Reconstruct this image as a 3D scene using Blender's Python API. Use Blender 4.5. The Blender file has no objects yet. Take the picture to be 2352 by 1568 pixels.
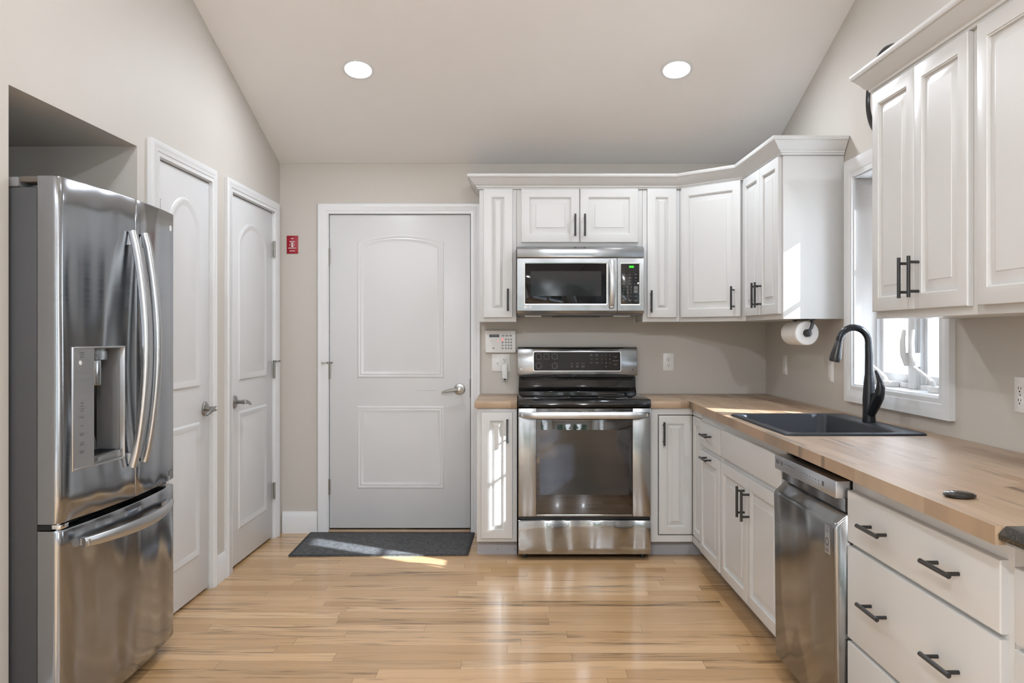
import bpy, bmesh, math, random
from mathutils import Vector, Matrix
random.seed(4)
SC = bpy.context.scene
C = SC.collection
R_ = math.radians
# ------------------------------------------------------------------ camera
FOC = 1930.0; DW = 5.467; EYE = 1.289
cd = bpy.data.cameras.new('camera'); cam = bpy.data.objects.new('camera', cd); C.objects.link(cam)
cam.location = (0, 0, EYE); cam.rotation_euler = (R_(90), 0, 0)
cd.sensor_width = 36; cd.lens = 36 * FOC / 2352; cd.shift_x = -14 / 2352; cd.shift_y = -16 / 2352
cd.clip_start = 0.05
SC.camera = cam
# ------------------------------------------------------------------ world, sun, exposure
SC.view_settings.view_transform = 'Standard'; SC.view_settings.look = 'None'
SC.view_settings.gamma = 1; SC.view_settings.use_curve_mapping = False
SC.view_settings.exposure = 0.52
w = bpy.data.worlds.new('sky'); SC.world = w; w.use_nodes = True
nt = w.node_tree; nt.nodes.clear()
bg = nt.nodes.new('ShaderNodeBackground'); bg.inputs['Strength'].default_value = 5.2; wo = nt.nodes.new('ShaderNodeOutputWorld')
tc = nt.nodes.new('ShaderNodeTexCoord'); sx = nt.nodes.new('ShaderNodeSeparateXYZ'); rp = nt.nodes.new('ShaderNodeValToRGB')   # bright hazy sky, bluer overhead
rp.color_ramp.elements[0].position = 0.0; rp.color_ramp.elements[0].color = (.95, .99, 1.02, 1); rp.color_ramp.elements[1].position = .8; rp.color_ramp.elements[1].color = (.62, .76, .98, 1)
nt.links.new(tc.outputs['Generated'], sx.inputs[0]); nt.links.new(sx.outputs[2], rp.inputs[0]); nt.links.new(rp.outputs[0], bg.inputs[0]); nt.links.new(bg.outputs[0], wo.inputs[0])
sd = bpy.data.lights.new('sun', 'SUN'); sd.energy = 16.0; sd.angle = R_(0.6); sd.color = (.93, 0.99, 1.08)
sun = bpy.data.objects.new('sun', sd); C.objects.link(sun)
SUN = Vector((-1.0, 0.56, -0.65)).normalized()
sun.rotation_euler = SUN.to_track_quat('-Z', 'Y').to_euler(); sun.location = (8, -3, 7)
LAMP_POWER = 1.75
LAMPS = [(-.866, 4.552), (.8585, 4.552), (-.866, 2.6), (.8585, 2.6), (-.866, -1.6), (.8585, -1.6)]  # first two are visible; the others are unseen lamps added for even fill
# ------------------------------------------------------------------ frames
class Frame:
    def __init__(s, ox, oy, ang): s.o = Vector((ox, oy, 0)); s.ang = ang; s.m = Matrix.Rotation(ang, 3, 'Z')
    def w(s, a, v, z): return s.o + s.m @ Vector((a, -v, z))
BACK = Frame(0, DW, 0)
RIGHT = Frame(1.612, DW, R_(-90 + .564))
LEFT = Frame(-1.5496, DW, R_(90 - .742))
WORLD = Frame(0, 0, 0)
p1 = BACK.w(.992, .305, 0); p2 = RIGHT.w(.612, .305, 0)
DIAG = Frame(p1.x, p1.y, math.atan2(p2.y - p1.y, p2.x - p1.x)); DIAGW = (p2 - p1).length
RY = 0.73; SL = 0.353; YR = -4.0
def ceil_z(y): return 2.402 + SL * (DW - y) if y > RY else 2.402 + SL * (DW - RY) - SL * (RY - y)
# ------------------------------------------------------------------ materials
MAT = {}
def principled(name, col, rough=.5, metal=0, spec=.5, coat=0, emis=None, es=0):
    m = bpy.data.materials.new(name); m.use_nodes = True; b = m.node_tree.nodes['Principled BSDF']
    b.inputs['Base Color'].default_value = (*col, 1); b.inputs['Roughness'].default_value = rough
    b.inputs['Metallic'].default_value = metal; b.inputs['Specular IOR Level'].default_value = spec
    b.inputs['Coat Weight'].default_value = coat; b.inputs['Coat Roughness'].default_value = .05
    if emis: b.inputs['Emission Color'].default_value = (*emis, 1); b.inputs['Emission Strength'].default_value = es
    MAT[name] = m; return m
def nodes(m): return m.node_tree.nodes, m.node_tree.links, m.node_tree.nodes['Principled BSDF']
def coords(m, scale, obj=True):
    n, l, b = nodes(m); tc = n.new('ShaderNodeTexCoord'); mp = n.new('ShaderNodeMapping'); mp.inputs['Scale'].default_value = scale
    l.new(tc.outputs['Object'], mp.inputs[0]); return mp.outputs[0]
def add_noise_bump(m, scale, nscale, strength, dist, detail=3, prev=None):
    n, l, b = nodes(m); v = coords(m, scale); t = n.new('ShaderNodeTexNoise'); t.inputs['Scale'].default_value = nscale; t.inputs['Detail'].default_value = detail
    l.new(v, t.inputs['Vector']); bp = n.new('ShaderNodeBump'); bp.inputs['Strength'].default_value = strength; bp.inputs['Distance'].default_value = dist
    l.new(t.outputs['Fac'], bp.inputs['Height'])
    if prev: l.new(prev.outputs[0], bp.inputs['Normal'])
    l.new(bp.outputs[0], b.inputs['Normal']); return bp
def vary(m, scale, nscale, c0, c1, detail=4, lo=.35, hi=.65):
    n, l, b = nodes(m); v = coords(m, scale); t = n.new('ShaderNodeTexNoise'); t.inputs['Scale'].default_value = nscale; t.inputs['Detail'].default_value = detail
    l.new(v, t.inputs['Vector']); r = n.new('ShaderNodeValToRGB'); r.color_ramp.elements[0].position = lo; r.color_ramp.elements[1].position = hi
    r.color_ramp.elements[0].color = (*c0, 1); r.color_ramp.elements[1].color = (*c1, 1)
    l.new(t.outputs['Fac'], r.inputs[0]); l.new(r.outputs[0], b.inputs['Base Color'])
def paint(name, col, rough, bs=.05, d=.001):
    m = principled(name, col, rough); k = .985
    vary(m, (1, 1, 1), 3, tuple(c * k for c in col), col); add_noise_bump(m, (1, 1, 1), 260, bs, d); return m
paint('wall', (.56, .525, .475), .6)
paint('ceiling', (.84, .815, .79), .8)
paint('white', (.635, .635, .625), .34)
paint('trim', (.74, .745, .75), .30)
paint('kick', (.42, .42, .44), .5)
paint('doorwhite', (.66, .66, .66), .32)
principled('plastic', (.80, .79, .77), .35); principled('plasticgrey', (.33, .33, .33), .4)
principled('roll', (.72, .70, .68), .9); add_noise_bump(MAT['roll'], (1, 1, 1), 90, .3, .002)
principled('black', (.012, .012, .013), .35, spec=.5)
principled('blackmetal', (.018, .018, .019), .3, metal=.0, spec=.6)
principled('blackglass', (.005, .005, .006), .04, spec=.28)
principled('ovenglass', (.010, .010, .012), .04, spec=.9, coat=1)
principled('enamel', (.007, .007, .008), .10, spec=.5, coat=.2)
principled('sink', (.020, .023, .029), .42, spec=.35); add_noise_bump(MAT['sink'], (1, 1, 1), 500, .25, .001)
principled('faucet', (.028, .03, .034), .22, metal=.6, spec=.6)
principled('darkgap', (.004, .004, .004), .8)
principled('nickel', (.34, .335, .32), .3, metal=1); vary(MAT['nickel'], (1, 1, 1), 40, (.31, .305, .29), (.37, .365, .35))
principled('hinge', (.34, .33, .30), .4, metal=1)
principled('chrome', (.75, .75, .75), .12, metal=1)
principled('fridgeside', (.045, .046, .049), .5, metal=0); add_noise_bump(MAT['fridgeside'], (1, 1, 1), 400, .3, .0005)
principled('fridgecap', (.17, .17, .175), .45)
principled('brownplastic', (.12, .105, .09), .4)
principled('grey', (.13, .13, .13), .4)
principled('greytext', (.30, .30, .30), .5); principled('whitetext', (.75, .75, .75), .5); principled('darktext', (.10, .10, .11), .5)
principled('red', (.33, .004, .018), .4)
principled('lcd', (.012, .025, .05), .2)
principled('green', (.02, .6, .02), .5, emis=(.05, 1, .03), es=1.6)
principled('redled', (.8, .1, .1), .5, emis=(1, .12, .12), es=1.0)
principled('lens', (.9, .9, .9), .5, emis=(1, .97, .93), es=9)
principled('mwmesh', (.016, .017, .020), .06, spec=.6)
principled('ground', (.7, .69, .67), .9); vary(MAT['ground'], (1, 1, 1), 1.2, (.64, .64, .62), (.74, .74, .73))
principled('clockface', (.62, .60, .56), .5)
principled('leaf', (.035, .06, .025), .8); vary(MAT['leaf'], (1, 1, 1), 6, (.018, .035, .012), (.07, .10, .045))
principled('bark', (.12, .10, .08), .9)
principled('ovenscreen', (.011, .013, .018), .05, spec=.8)
def steel(name, col, rough, streak, wave, brush='x'):
    m = principled(name, col, rough, metal=1)
    s = (1.2, 1.2, 150) if brush == 'x' else (150, 150, 1.2)
    bp = add_noise_bump(m, (1, 1, .3), 3.2, wave, .07, 1)
    add_noise_bump(m, s, 1.0, streak, .0006, 2, bp)
    n, l, b = nodes(m); v = coords(m, s); t = n.new('ShaderNodeTexNoise'); t.inputs['Scale'].default_value = .8; l.new(v, t.inputs['Vector'])
    mr = n.new('ShaderNodeMapRange'); mr.inputs[3].default_value = rough * .8; mr.inputs[4].default_value = rough * 1.25
    l.new(t.outputs['Fac'], mr.inputs[0]); l.new(mr.outputs[0], b.inputs['Roughness']); return m
steel('steel', (.385, .40, .415), .20, .05, .45)
steel('fridgesteel', (.335, .352, .378), .17, .05, 1.0)
steel('dwsteel', (.29, .295, .30), .20, .06, .5)
steel('wavysteel', (.40, .415, .43), .15, .04, 1.0)
add = [x for x in MAT['wavysteel'].node_tree.nodes if x.type == 'BUMP']; add[0].inputs['Distance'].default_value = .16
steel('handlesteel', (.55, .56, .57), .34, .04, .02)
steel('dwpanel', (.62, .64, .68), .3, .06, .02)
# mat
m = principled('mat', (.055, .056, .057), .95); vary(m, (1, 1, 1), 55, (.05, .051, .053), (.12, .122, .126), 6, .3, .7); add_noise_bump(m, (1, 1, 1), 220, .8, .004)
principled('matedge', (.03, .03, .032), .7)
# glass without caustics
m = bpy.data.materials.new('glass'); m.use_nodes = True; n = m.node_tree.nodes; l = m.node_tree.links; n.clear()
o = n.new('ShaderNodeOutputMaterial'); tr = n.new('ShaderNodeBsdfTransparent'); gl = n.new('ShaderNodeBsdfGlossy'); gl.inputs['Roughness'].default_value = 0.0
lw = n.new('ShaderNodeLayerWeight'); lw.inputs[0].default_value = .5; pw = n.new('ShaderNodeMath'); pw.operation = 'POWER'; pw.inputs[1].default_value = 5; l.new(lw.outputs['Facing'], pw.inputs[0])
fr = n.new('ShaderNodeMath'); fr.operation = 'MULTIPLY_ADD'; fr.inputs[1].default_value = .9; fr.inputs[2].default_value = .04; l.new(pw.outputs[0], fr.inputs[0]); mx = n.new('ShaderNodeMixShader')
tr.inputs[0].default_value = (.96, .97, .97, 1)
l.new(fr.outputs[0], mx.inputs[0]); l.new(tr.outputs[0], mx.inputs[1]); l.new(gl.outputs[0], mx.inputs[2]); l.new(mx.outputs[0], o.inputs[0]); MAT['glass'] = m
def wood(name, axis, plank_w, plank_l, cols, rough, gap, streak=.5, coat=.0, warp=1.0, bumpd=.0006, mineral=.4, cr_=.08):
    """planks running along axis (0=x,1=y) in object space"""
    m = principled(name, cols[0], rough, coat=coat); n, l, b = nodes(m); b.inputs['Coat Roughness'].default_value = cr_
    tc = n.new('ShaderNodeTexCoord'); sp = n.new('ShaderNodeSeparateXYZ'); l.new(tc.outputs['Object'], sp.inputs[0])
    def M(op, a, b_=None, c=None):
        q = n.new('ShaderNodeMath'); q.operation = op
        for i, x in enumerate((a, b_, c)):
            if x is None: continue
            if isinstance(x, (int, float)): q.inputs[i].default_value = x
            else: l.new(x, q.inputs[i])
        return q.outputs[0]
    L_ = sp.outputs[axis]; W_ = sp.outputs[1 - axis]
    # edges facing sideways use z as the width coordinate a little so side faces vary too
    row = M('FLOOR', M('DIVIDE', W_, plank_w)); wn = n.new('ShaderNodeTexWhiteNoise'); wn.noise_dimensions = '1D'; l.new(row, wn.inputs['W'])
    off = M('MULTIPLY', wn.outputs['Value'], plank_l * 5.3)
    lpos = M('DIVIDE', M('ADD', L_, off), plank_l); col = M('FLOOR', lpos)
    cb = n.new('ShaderNodeCombineXYZ'); l.new(row, cb.inputs[0]); l.new(col, cb.inputs[1])
    w2 = n.new('ShaderNodeTexWhiteNoise'); w2.noise_dimensions = '2D'; l.new(cb.outputs[0], w2.inputs['Vector'])
    # grain
    cg = n.new('ShaderNodeCombineXYZ'); l.new(M('MULTIPLY', L_, 1.3), cg.inputs[0]); l.new(M('MULTIPLY', W_, 16), cg.inputs[1]); l.new(M('MULTIPLY', w2.outputs['Value'], 37.0), cg.inputs[2])
    g = n.new('ShaderNodeTexNoise'); g.inputs['Scale'].default_value = 1.6; g.inputs['Detail'].default_value = 5; g.inputs['Distortion'].default_value = warp; l.new(cg.outputs[0], g.inputs['Vector'])
    r = n.new('ShaderNodeValToRGB'); cr = r.color_ramp; cr.elements[0].position = 0; cr.elements[0].color = (*cols[0], 1); cr.elements[1].position = 1; cr.elements[1].color = (*cols[-1], 1)
    for i, cc in enumerate(cols[1:-1]): e = cr.elements.new((i + 1) / (len(cols) - 1)); e.color = (*cc, 1)
    l.new(w2.outputs['Value'], r.inputs[0])
    dk = n.new('ShaderNodeMapRange'); dk.inputs[1].default_value = .28; dk.inputs[2].default_value = .46; dk.inputs[3].default_value = 1 - streak; dk.inputs[4].default_value = 1.0
    l.new(g.outputs['Fac'], dk.inputs[0])
    cm_ = n.new('ShaderNodeCombineXYZ'); l.new(M('MULTIPLY', L_, 1.9), cm_.inputs[0]); l.new(M('MULTIPLY', W_, 26), cm_.inputs[1]); l.new(M('MULTIPLY', w2.outputs['Value'], 91.0), cm_.inputs[2])
    g2 = n.new('ShaderNodeTexNoise'); g2.inputs['Scale'].default_value = 1.3; g2.inputs['Detail'].default_value = 6; g2.inputs['Distortion'].default_value = .6; l.new(cm_.outputs[0], g2.inputs['Vector'])
    mk = n.new('ShaderNodeMapRange'); mk.inputs[1].default_value = .55; mk.inputs[2].default_value = .68; mk.inputs[3].default_value = 1; mk.inputs[4].default_value = 1.0; mk.inputs[3].default_value = 0.0; l.new(g2.outputs['Fac'], mk.inputs[0])
    sc_ = n.new('ShaderNodeSeparateColor'); l.new(w2.outputs['Color'], sc_.inputs[0])
    am = n.new('ShaderNodeMapRange'); am.inputs[1].default_value = .25; am.inputs[2].default_value = .9; am.inputs[3].default_value = .12; am.inputs[4].default_value = 1.0; l.new(sc_.outputs[1], am.inputs[0])
    mkv = M('SUBTRACT', 1.0, M('MULTIPLY', M('MULTIPLY', mk.outputs[0], mineral), am.outputs[0]))
    dkv = M('SUBTRACT', 1.0, M('MULTIPLY', M('SUBTRACT', 1.0, dk.outputs[0]), am.outputs[0]))
    # fine pores
    cf = n.new('ShaderNodeCombineXYZ'); l.new(M('MULTIPLY', L_, 6), cf.inputs[0]); l.new(M('MULTIPLY', W_, 160), cf.inputs[1]); l.new(w2.outputs['Value'], cf.inputs[2])
    f = n.new('ShaderNodeTexNoise'); f.inputs['Scale'].default_value = 1; l.new(cf.outputs[0], f.inputs['Vector'])
    fm = n.new('ShaderNodeMapRange'); fm.inputs[1].default_value = .3; fm.inputs[2].default_value = .7; fm.inputs[3].default_value = .93; fm.inputs[4].default_value = 1.04; l.new(f.outputs['Fac'], fm.inputs[0])
    # gaps
    fw = M('FRACT', M('DIVIDE', W_, plank_w)); gw = M('MINIMUM', fw, M('SUBTRACT', 1.0, fw)); a1 = M('GREATER_THAN', gw, gap / plank_w)
    fl = M('FRACT', lpos); glh = M('MINIMUM', fl, M('SUBTRACT', 1.0, fl)); a2 = M('GREATER_THAN', glh, gap / plank_l)
    gapm = M('MULTIPLY', a1, a2); gapc = M('ADD', M('MULTIPLY', gapm, .45), .55)
    tot = M('MULTIPLY', M('MULTIPLY', M('MULTIPLY', dkv, mkv), fm.outputs[0]), gapc)
    mul = n.new('ShaderNodeVectorMath'); mul.operation = 'SCALE'; l.new(r.outputs[0], mul.inputs[0]); l.new(tot, mul.inputs['Scale'])
    l.new(mul.outputs[0], b.inputs['Base Color'])
    bp = n.new('ShaderNodeBump'); bp.inputs['Strength'].default_value = .5; bp.inputs['Distance'].default_value = bumpd; l.new(gapm, bp.inputs['Height']); l.new(bp.outputs[0], b.inputs['Normal'])
    return m
wood('floorwood', 0, .083, .95, [(.54, .335, .165), (.62, .395, .205), (.43, .255, .115), (.68, .45, .245), (.56, .345, .17), (.48, .29, .135)], .25, .0010, .48, coat=.18, mineral=.68)
bb = [(.41, .285, .18), (.37, .24, .14), (.45, .32, .21), (.40, .27, .17), (.32, .20, .11), (.46, .34, .225)]
wood('blockx', 0, .042, .42, bb, .46, .0003, .4, coat=.7, mineral=.62, cr_=.48)
# black granite
m = principled('granite', (.01, .01, .01), .06, coat=.5); vary(m, (1, 1, 1), 330, (.006, .006, .006), (.09, .085, .08), 2, .58, .72)
# ------------------------------------------------------------------ mesh builder
class MB:
    """collects shapes in frame coordinates (a = along, v = out from the wall, z)"""
    def __init__(s): s.bm = bmesh.new()
    def vert(s, a, v, z): return s.bm.verts.new((a, -v, z))
    def face(s, vs):
        try: return s.bm.faces.new(vs)
        except ValueError: return None
    def box(s, a0, a1, v0, v1, z0, z1):
        q = [s.vert(a, v, z) for z in (z0, z1) for v in (v0, v1) for a in (a0, a1)]
        for f in ((0, 1, 3, 2), (4, 6, 7, 5), (0, 4, 5, 1), (2, 3, 7, 6), (0, 2, 6, 4), (1, 5, 7, 3)): s.face([q[i] for i in f])
        return s
    def prism(s, pts, z0, z1):
        """pts (a,v) extruded in z; z1 may be a function of (a,v)"""
        zf = (lambda a, v: z1) if not callable(z1) else z1
        b = [s.vert(a, v, z0) for a, v in pts]; t = [s.vert(a, v, zf(a, v)) for a, v in pts]; k = len(pts)
        s.face(b[::-1]); s.face(t)
        for i in range(k): s.face([b[i], b[(i + 1) % k], t[(i + 1) % k], t[i]])
        return s
    def loft(s, loops, cap0=True, cap1=True, closed=True):
        L = [[s.vert(*p) for p in lp] for lp in loops]; k = len(L[0])
        for A, B_ in zip(L, L[1:]):
            for i in range(k if closed else k - 1): s.face([A[i], A[(i + 1) % k], B_[(i + 1) % k], B_[i]])
        if cap0: s.face(L[0][::-1])
        if cap1: s.face(L[-1])
        return s
    def panel(s, a0, a1, z0, z1, prof, cap0=True):
        """nested rectangles: prof = (inset, v)"""
        return s.loft([[(a0 + i, v, z0 + i), (a1 - i, v, z0 + i), (a1 - i, v, z1 - i), (a0 + i, v, z1 - i)] for i, v in prof], cap0)
    def arch(s, a0, a1, z0, zs, zt, prof, shape, k=18):
        lo = []
        for i, v in prof:
            lp = [(a0 + i, v, z0 + i), (a1 - i, v, z0 + i)]
            for j in range(k + 1):
                t = 1 - 2 * j / k
                lp.append(((a0 + a1) / 2 + t * ((a1 - a0) / 2 - i), v, zs + (zt - zs) * shape(t) - i))
            lo.append(lp)
        return s.loft(lo)
    def tube(s, pts, r, k=12, cap=True):
        """round tube through frame points; r number or list"""
        P = [Vector((p[0], -p[1], p[2])) for p in pts]; n = len(P); rr = [r] * n if isinstance(r, (int, float)) else r
        u = None; loops = []
        for i in range(n):
            t = (P[min(i + 1, n - 1)] - P[max(i - 1, 0)]).normalized()
            if u is None: u = t.orthogonal().normalized()
            else: u = (u - t * u.dot(t)).normalized()
            w_ = t.cross(u)
            loops.append([s.bm.verts.new(P[i] + (u * math.cos(2 * math.pi * j / k) + w_ * math.sin(2 * math.pi * j / k)) * rr[i]) for j in range(k)])
        for A, B_ in zip(loops, loops[1:]):
            for j in range(k): s.face([A[j], A[(j + 1) % k], B_[(j + 1) % k], B_[j]])
        if cap: s.face(loops[0][::-1]); s.face(loops[-1])
        return s
    def cyl(s, p0, p1, r, k=16): return s.tube([p0, p1], r, k)
    def sweep(s, pts, side, prof):
        """section (s,n) swept; side = frame vector kept as local s axis; prof list or per-point list of lists"""
        P = [Vector((p[0], -p[1], p[2])) for p in pts]; sv = Vector((side[0], -side[1], side[2])).normalized(); n = len(P); L = []
        for i in range(n):
            t = (P[min(i + 1, n - 1)] - P[max(i - 1, 0)]).normalized(); nn = t.cross(sv).normalized()
            pr = prof[i] if isinstance(prof[0][0], (tuple, list)) else prof
            L.append([s.bm.verts.new(P[i] + sv * x + nn * y) for x, y in pr])
        k = len(L[0])
        for A, B_ in zip(L, L[1:]):
            for j in range(k): s.face([A[j], A[(j + 1) % k], B_[(j + 1) % k], B_[j]])
        s.face(L[0][::-1]); s.face(L[-1]); return s
    def lathe(s, c, axis, prof, k=32):
        """prof (dist along axis, radius) about frame point c; axis frame vector"""
        A = Vector((axis[0], -axis[1], axis[2])).normalized(); u = A.orthogonal().normalized(); w_ = A.cross(u); P = Vector((c[0], -c[1], c[2]))
        L = []
        for d, r in prof:
            if r <= 1e-6: L.append([s.bm.verts.new(P + A * d)])
            else: L.append([s.bm.verts.new(P + A * d + (u * math.cos(2 * math.pi * j / k) + w_ * math.sin(2 * math.pi * j / k)) * r) for j in range(k)])
        for X, Y in zip(L, L[1:]):
            if len(X) == 1 and len(Y) == 1: continue
            for j in range(k):
                if len(X) == 1: s.face([X[0], Y[(j + 1) % k], Y[j]])
                elif len(Y) == 1: s.face([X[j], X[(j + 1) % k], Y[0]])
                else: s.face([X[j], X[(j + 1) % k], Y[(j + 1) % k], Y[j]])
        if prof[0] != prof[-1]:
            if len(L[0]) > 1: s.face(L[0][::-1])
            if len(L[-1]) > 1: s.face(L[-1])
        return s
    def text(s, body, size, a, v, z, align='CENTER', bold=0.0, flip=False, axis='v'):
        cu = bpy.data.curves.new('t', 'FONT'); cu.body = body; cu.size = size; cu.align_x = align; cu.align_y = 'CENTER'; cu.extrude = .0003; cu.offset = bold; cu.resolution_u = 3
        ob = bpy.data.objects.new('t', cu); C.objects.link(ob); dg = bpy.context.evaluated_depsgraph_get(); me = bpy.data.meshes.new_from_object(ob.evaluated_get(dg))
        vs = [s.bm.verts.new((a + q.co.x, -v - q.co.z, z + q.co.y)) if axis == 'v' else s.bm.verts.new((a + q.co.x, -v + q.co.y, z + q.co.z)) for q in me.vertices]
        for p in me.polygons: s.face([vs[i] for i in p.vertices])
        bpy.data.objects.remove(ob); bpy.data.curves.remove(cu); bpy.data.meshes.remove(me); return s
    def mesh(s, name, base, bevel=0, seg=2, ang=35):
        bm = s.bm; bmesh.ops.remove_doubles(bm, verts=bm.verts, dist=1e-6); bmesh.ops.recalc_face_normals(bm, faces=bm.faces)
        if bevel:
            es = [e for e in bm.edges if len(e.link_faces) == 2 and e.calc_face_angle(0) > R_(40)]
            bmesh.ops.bevel(bm, geom=es, offset=bevel, segments=seg, profile=.5, affect='EDGES', clamp_overlap=True)
        bmesh.ops.translate(bm, verts=bm.verts, vec=-Vector(base))
        me = bpy.data.meshes.new(name); bm.to_mesh(me); bm.free()
        me.polygons.foreach_set('use_smooth', [True] * len(me.polygons)); me.set_sharp_from_angle(angle=R_(ang)); return me
class Root:
    def __init__(s, ob, base): s.ob = ob; s.base = base
def tag(o, label, cat, group=None, kind=None):
    if label: o['label'] = label
    if cat: o['category'] = cat
    if group: o['group'] = group
    if kind: o['kind'] = kind
def thing(name, label, cat, F, a, v, z, group=None, kind=None):
    o = bpy.data.objects.new(name, None); C.objects.link(o); o.empty_display_size = .05
    o.location = F.w(a, v, z); o.rotation_euler = (0, 0, F.ang); tag(o, label, cat, group, kind); return Root(o, (a, -v, z))
def part(root, name, mb, mat, bevel=0, label=None, seg=2, ang=35, kind=None):
    """root: Root (thing or part) -> returns Root of the part"""
    o = bpy.data.objects.new(name, mb.mesh(name, root.base, bevel, seg, ang)); C.objects.link(o); o.parent = root.ob
    o.data.materials.append(MAT[mat]); 
    if label: o['label'] = label
    if kind: o['kind'] = kind
    return Root(o, root.base)
def pieces(root, name, mb, mat, bevel=0, **kw):
    """one part object for every separate piece in mb"""
    bm = mb.bm; bm.verts.ensure_lookup_table(); seen = set(); out = []
    for v0 in list(bm.verts):
        if v0 in seen: continue
        comp = [v0]; seen.add(v0)
        for v in comp:
            for e in v.link_edges:
                o = e.other_vert(v)
                if o not in seen: seen.add(o); comp.append(o)
        q = MB(); mp = {v: q.bm.verts.new(v.co) for v in comp}
        for f in {f for v in comp for f in v.link_faces}: q.bm.faces.new([mp[v] for v in f.verts])
        out.append(part(root, name, q, mat, bevel, **kw))
    bm.free(); return out
def solo(name, mb, mat, F, a, v, z, label=None, cat=None, group=None, kind=None, bevel=0, ang=35):
    o = bpy.data.objects.new(name, mb.mesh(name, (a, -v, z), bevel, 2, ang)); C.objects.link(o); o.location = F.w(a, v, z); o.rotation_euler = (0, 0, F.ang)
    o.data.materials.append(MAT[mat]); tag(o, label, cat, group, kind); return Root(o, (a, -v, z))
def rrect(a0, a1, z0, z1, r, v, k=5):
    pts = []
    for ca, cz, t0 in ((a1 - r, z1 - r, 0), (a0 + r, z1 - r, 90), (a0 + r, z0 + r, 180), (a1 - r, z0 + r, 270)):
        for j in range(k + 1): t = R_(t0 + 90 * j / k); pts.append((ca + r * math.cos(t), v, cz + r * math.sin(t)))
    return pts
def rpanel(mb, a0, a1, z0, z1, r, prof):
    """rounded rectangle slab, prof (inset, v)"""
    return mb.loft([rrect(a0 + i, a1 - i, z0 + i, z1 - i, max(r - i, .0005), v) for i, v in prof])

# ================================================================== SETTING
def wall(name, F, cols, thick, mat='wall', yfun=None):
    """cols: list of (a0,a1,[(z0,z1 or None)]) ; None follows the ceiling"""
    mb = MB()
    for a0, a1, zs in cols:
        for z0, z1 in zs:
            if z1 is None:
                pts = [(a0, 0), (a1, 0), (a1, -thick), (a0, -thick)]
                mb.prism(pts, z0, lambda a, v: ceil_z(F.w(a, 0, 0).y))
            else: mb.box(a0, a1, -thick, 0, z0, z1)
    return solo(name, mb, mat, F, 0, 0, 0, kind='structure')
LR = DW - YR   # room length
fl = MB(); fl.box(-1.70, 1.72, -DW - .14, -YR + .12, -.06, 0)
solo('floor', fl, 'floorwood', WORLD, 0, 0, 0, kind='structure')
cm = MB()
c0 = RIGHT.w(LR, 0, 0).x + .15
pf = [(DW + .12, ceil_z(DW) - SL * .12), (RY, ceil_z(RY)), (YR - .12, ceil_z(YR) - SL * .12)]
cm.loft([[(x, -y, z) for y, z in pf] + [(x, -y, z + .12) for y, z in pf[::-1]] for x in (-1.85, 1.9)])
solo('ceiling', cm, 'ceiling', WORLD, 0, 0, 0, kind='structure')
# back wall with opening for the entry door
wall('wall_back', BACK, [(-1.56, -1.246, [(0, 2.40)]), (-1.246, -.292, [(2.088, 2.40)]), (-.292, 1.64, [(0, 2.40)])], .12)
# left wall: closet doors, fridge alcove
wl = []
def Lc(w0, w1, zs): wl.append((-w1, -w0, zs))
Lc(0, .135, [(0, None)]); Lc(.135, .915, [(2.07, None)]); Lc(.915, 1.19, [(0, None)]); Lc(1.19, 1.82, [(2.07, None)])
Lc(1.82, 1.993, [(0, None)]); Lc(1.993, 2.851, [(2.067, None)]); Lc(2.851, DW - RY, [(0, None)]); Lc(DW - RY, 6.2, [(0, None)]); Lc(6.2, 8.2, [(0, .6), (2.15, None)]); Lc(8.2, LR, [(0, None)])
wall('wall_left', LEFT, wl, .12)
al = MB()   # alcove lining
al.box(-2.851 - .03, -1.993 + .03, -.84, -.80, 0, 2.10); al.box(-2.881, -2.851, -.84, -.12, 0, 2.10); al.box(-1.993, -1.963, -.84, -.12, 0, 2.10); al.box(-2.851, -1.993, -.80, -.12, 2.067, 2.10)
solo('wall_alcove', al, 'wall', LEFT, -2.4, -.5, 0, kind='structure')
# right wall with the kitchen window and two windows further behind
WZ0, WZ1, WU0, WU1 = 1.035, 2.06, 1.39, 2.235
cols = [(0, WU0, [(0, None)]), (WU0, WU1, [(0, WZ0), (WZ1, None)]), (WU1, DW - RY, [(0, None)]),
        (DW - RY, 5.4, [(0, None)]), (5.4, 6.7, [(0, .8), (2.15, None)]), (6.7, 7.5, [(0, None)]), (7.5, 8.6, [(0, .8), (2.15, None)]), (8.6, LR, [(0, None)])]
wall('wall_right', RIGHT, cols, .14)
wr = MB()
wr.box(-1.80, -1.35, 4.0, 4.12, 0, 2.40); wr.box(1.35, 1.85, 4.0, 4.12, 0, 2.40); wr.box(-1.35, 1.35, 4.0, 4.12, 2.2, 2.40); wr.box(-.06, .06, 4.0, 4.12, 0, 2.2)
solo('wall_rear', wr, 'wall', WORLD, 0, 4.05, 0, kind='structure')
gr = MB(); gr.box(-40, 40, -45, 40, -.5, -.35); solo('ground', gr, 'ground', WORLD, 0, 0, -.5, kind='structure')
TX = [(-9.3, -14.5, 7), (-5.7, -12.5, 6), (-3.8, -16.5, 8), (-1.9, -12.6, 5.5), (0, -16.3, 7.5), (1.9, -12.4, 6), (3.8, -16.6, 8), (5.8, -12.8, 7), (9.5, -14.5, 9)]
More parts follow.
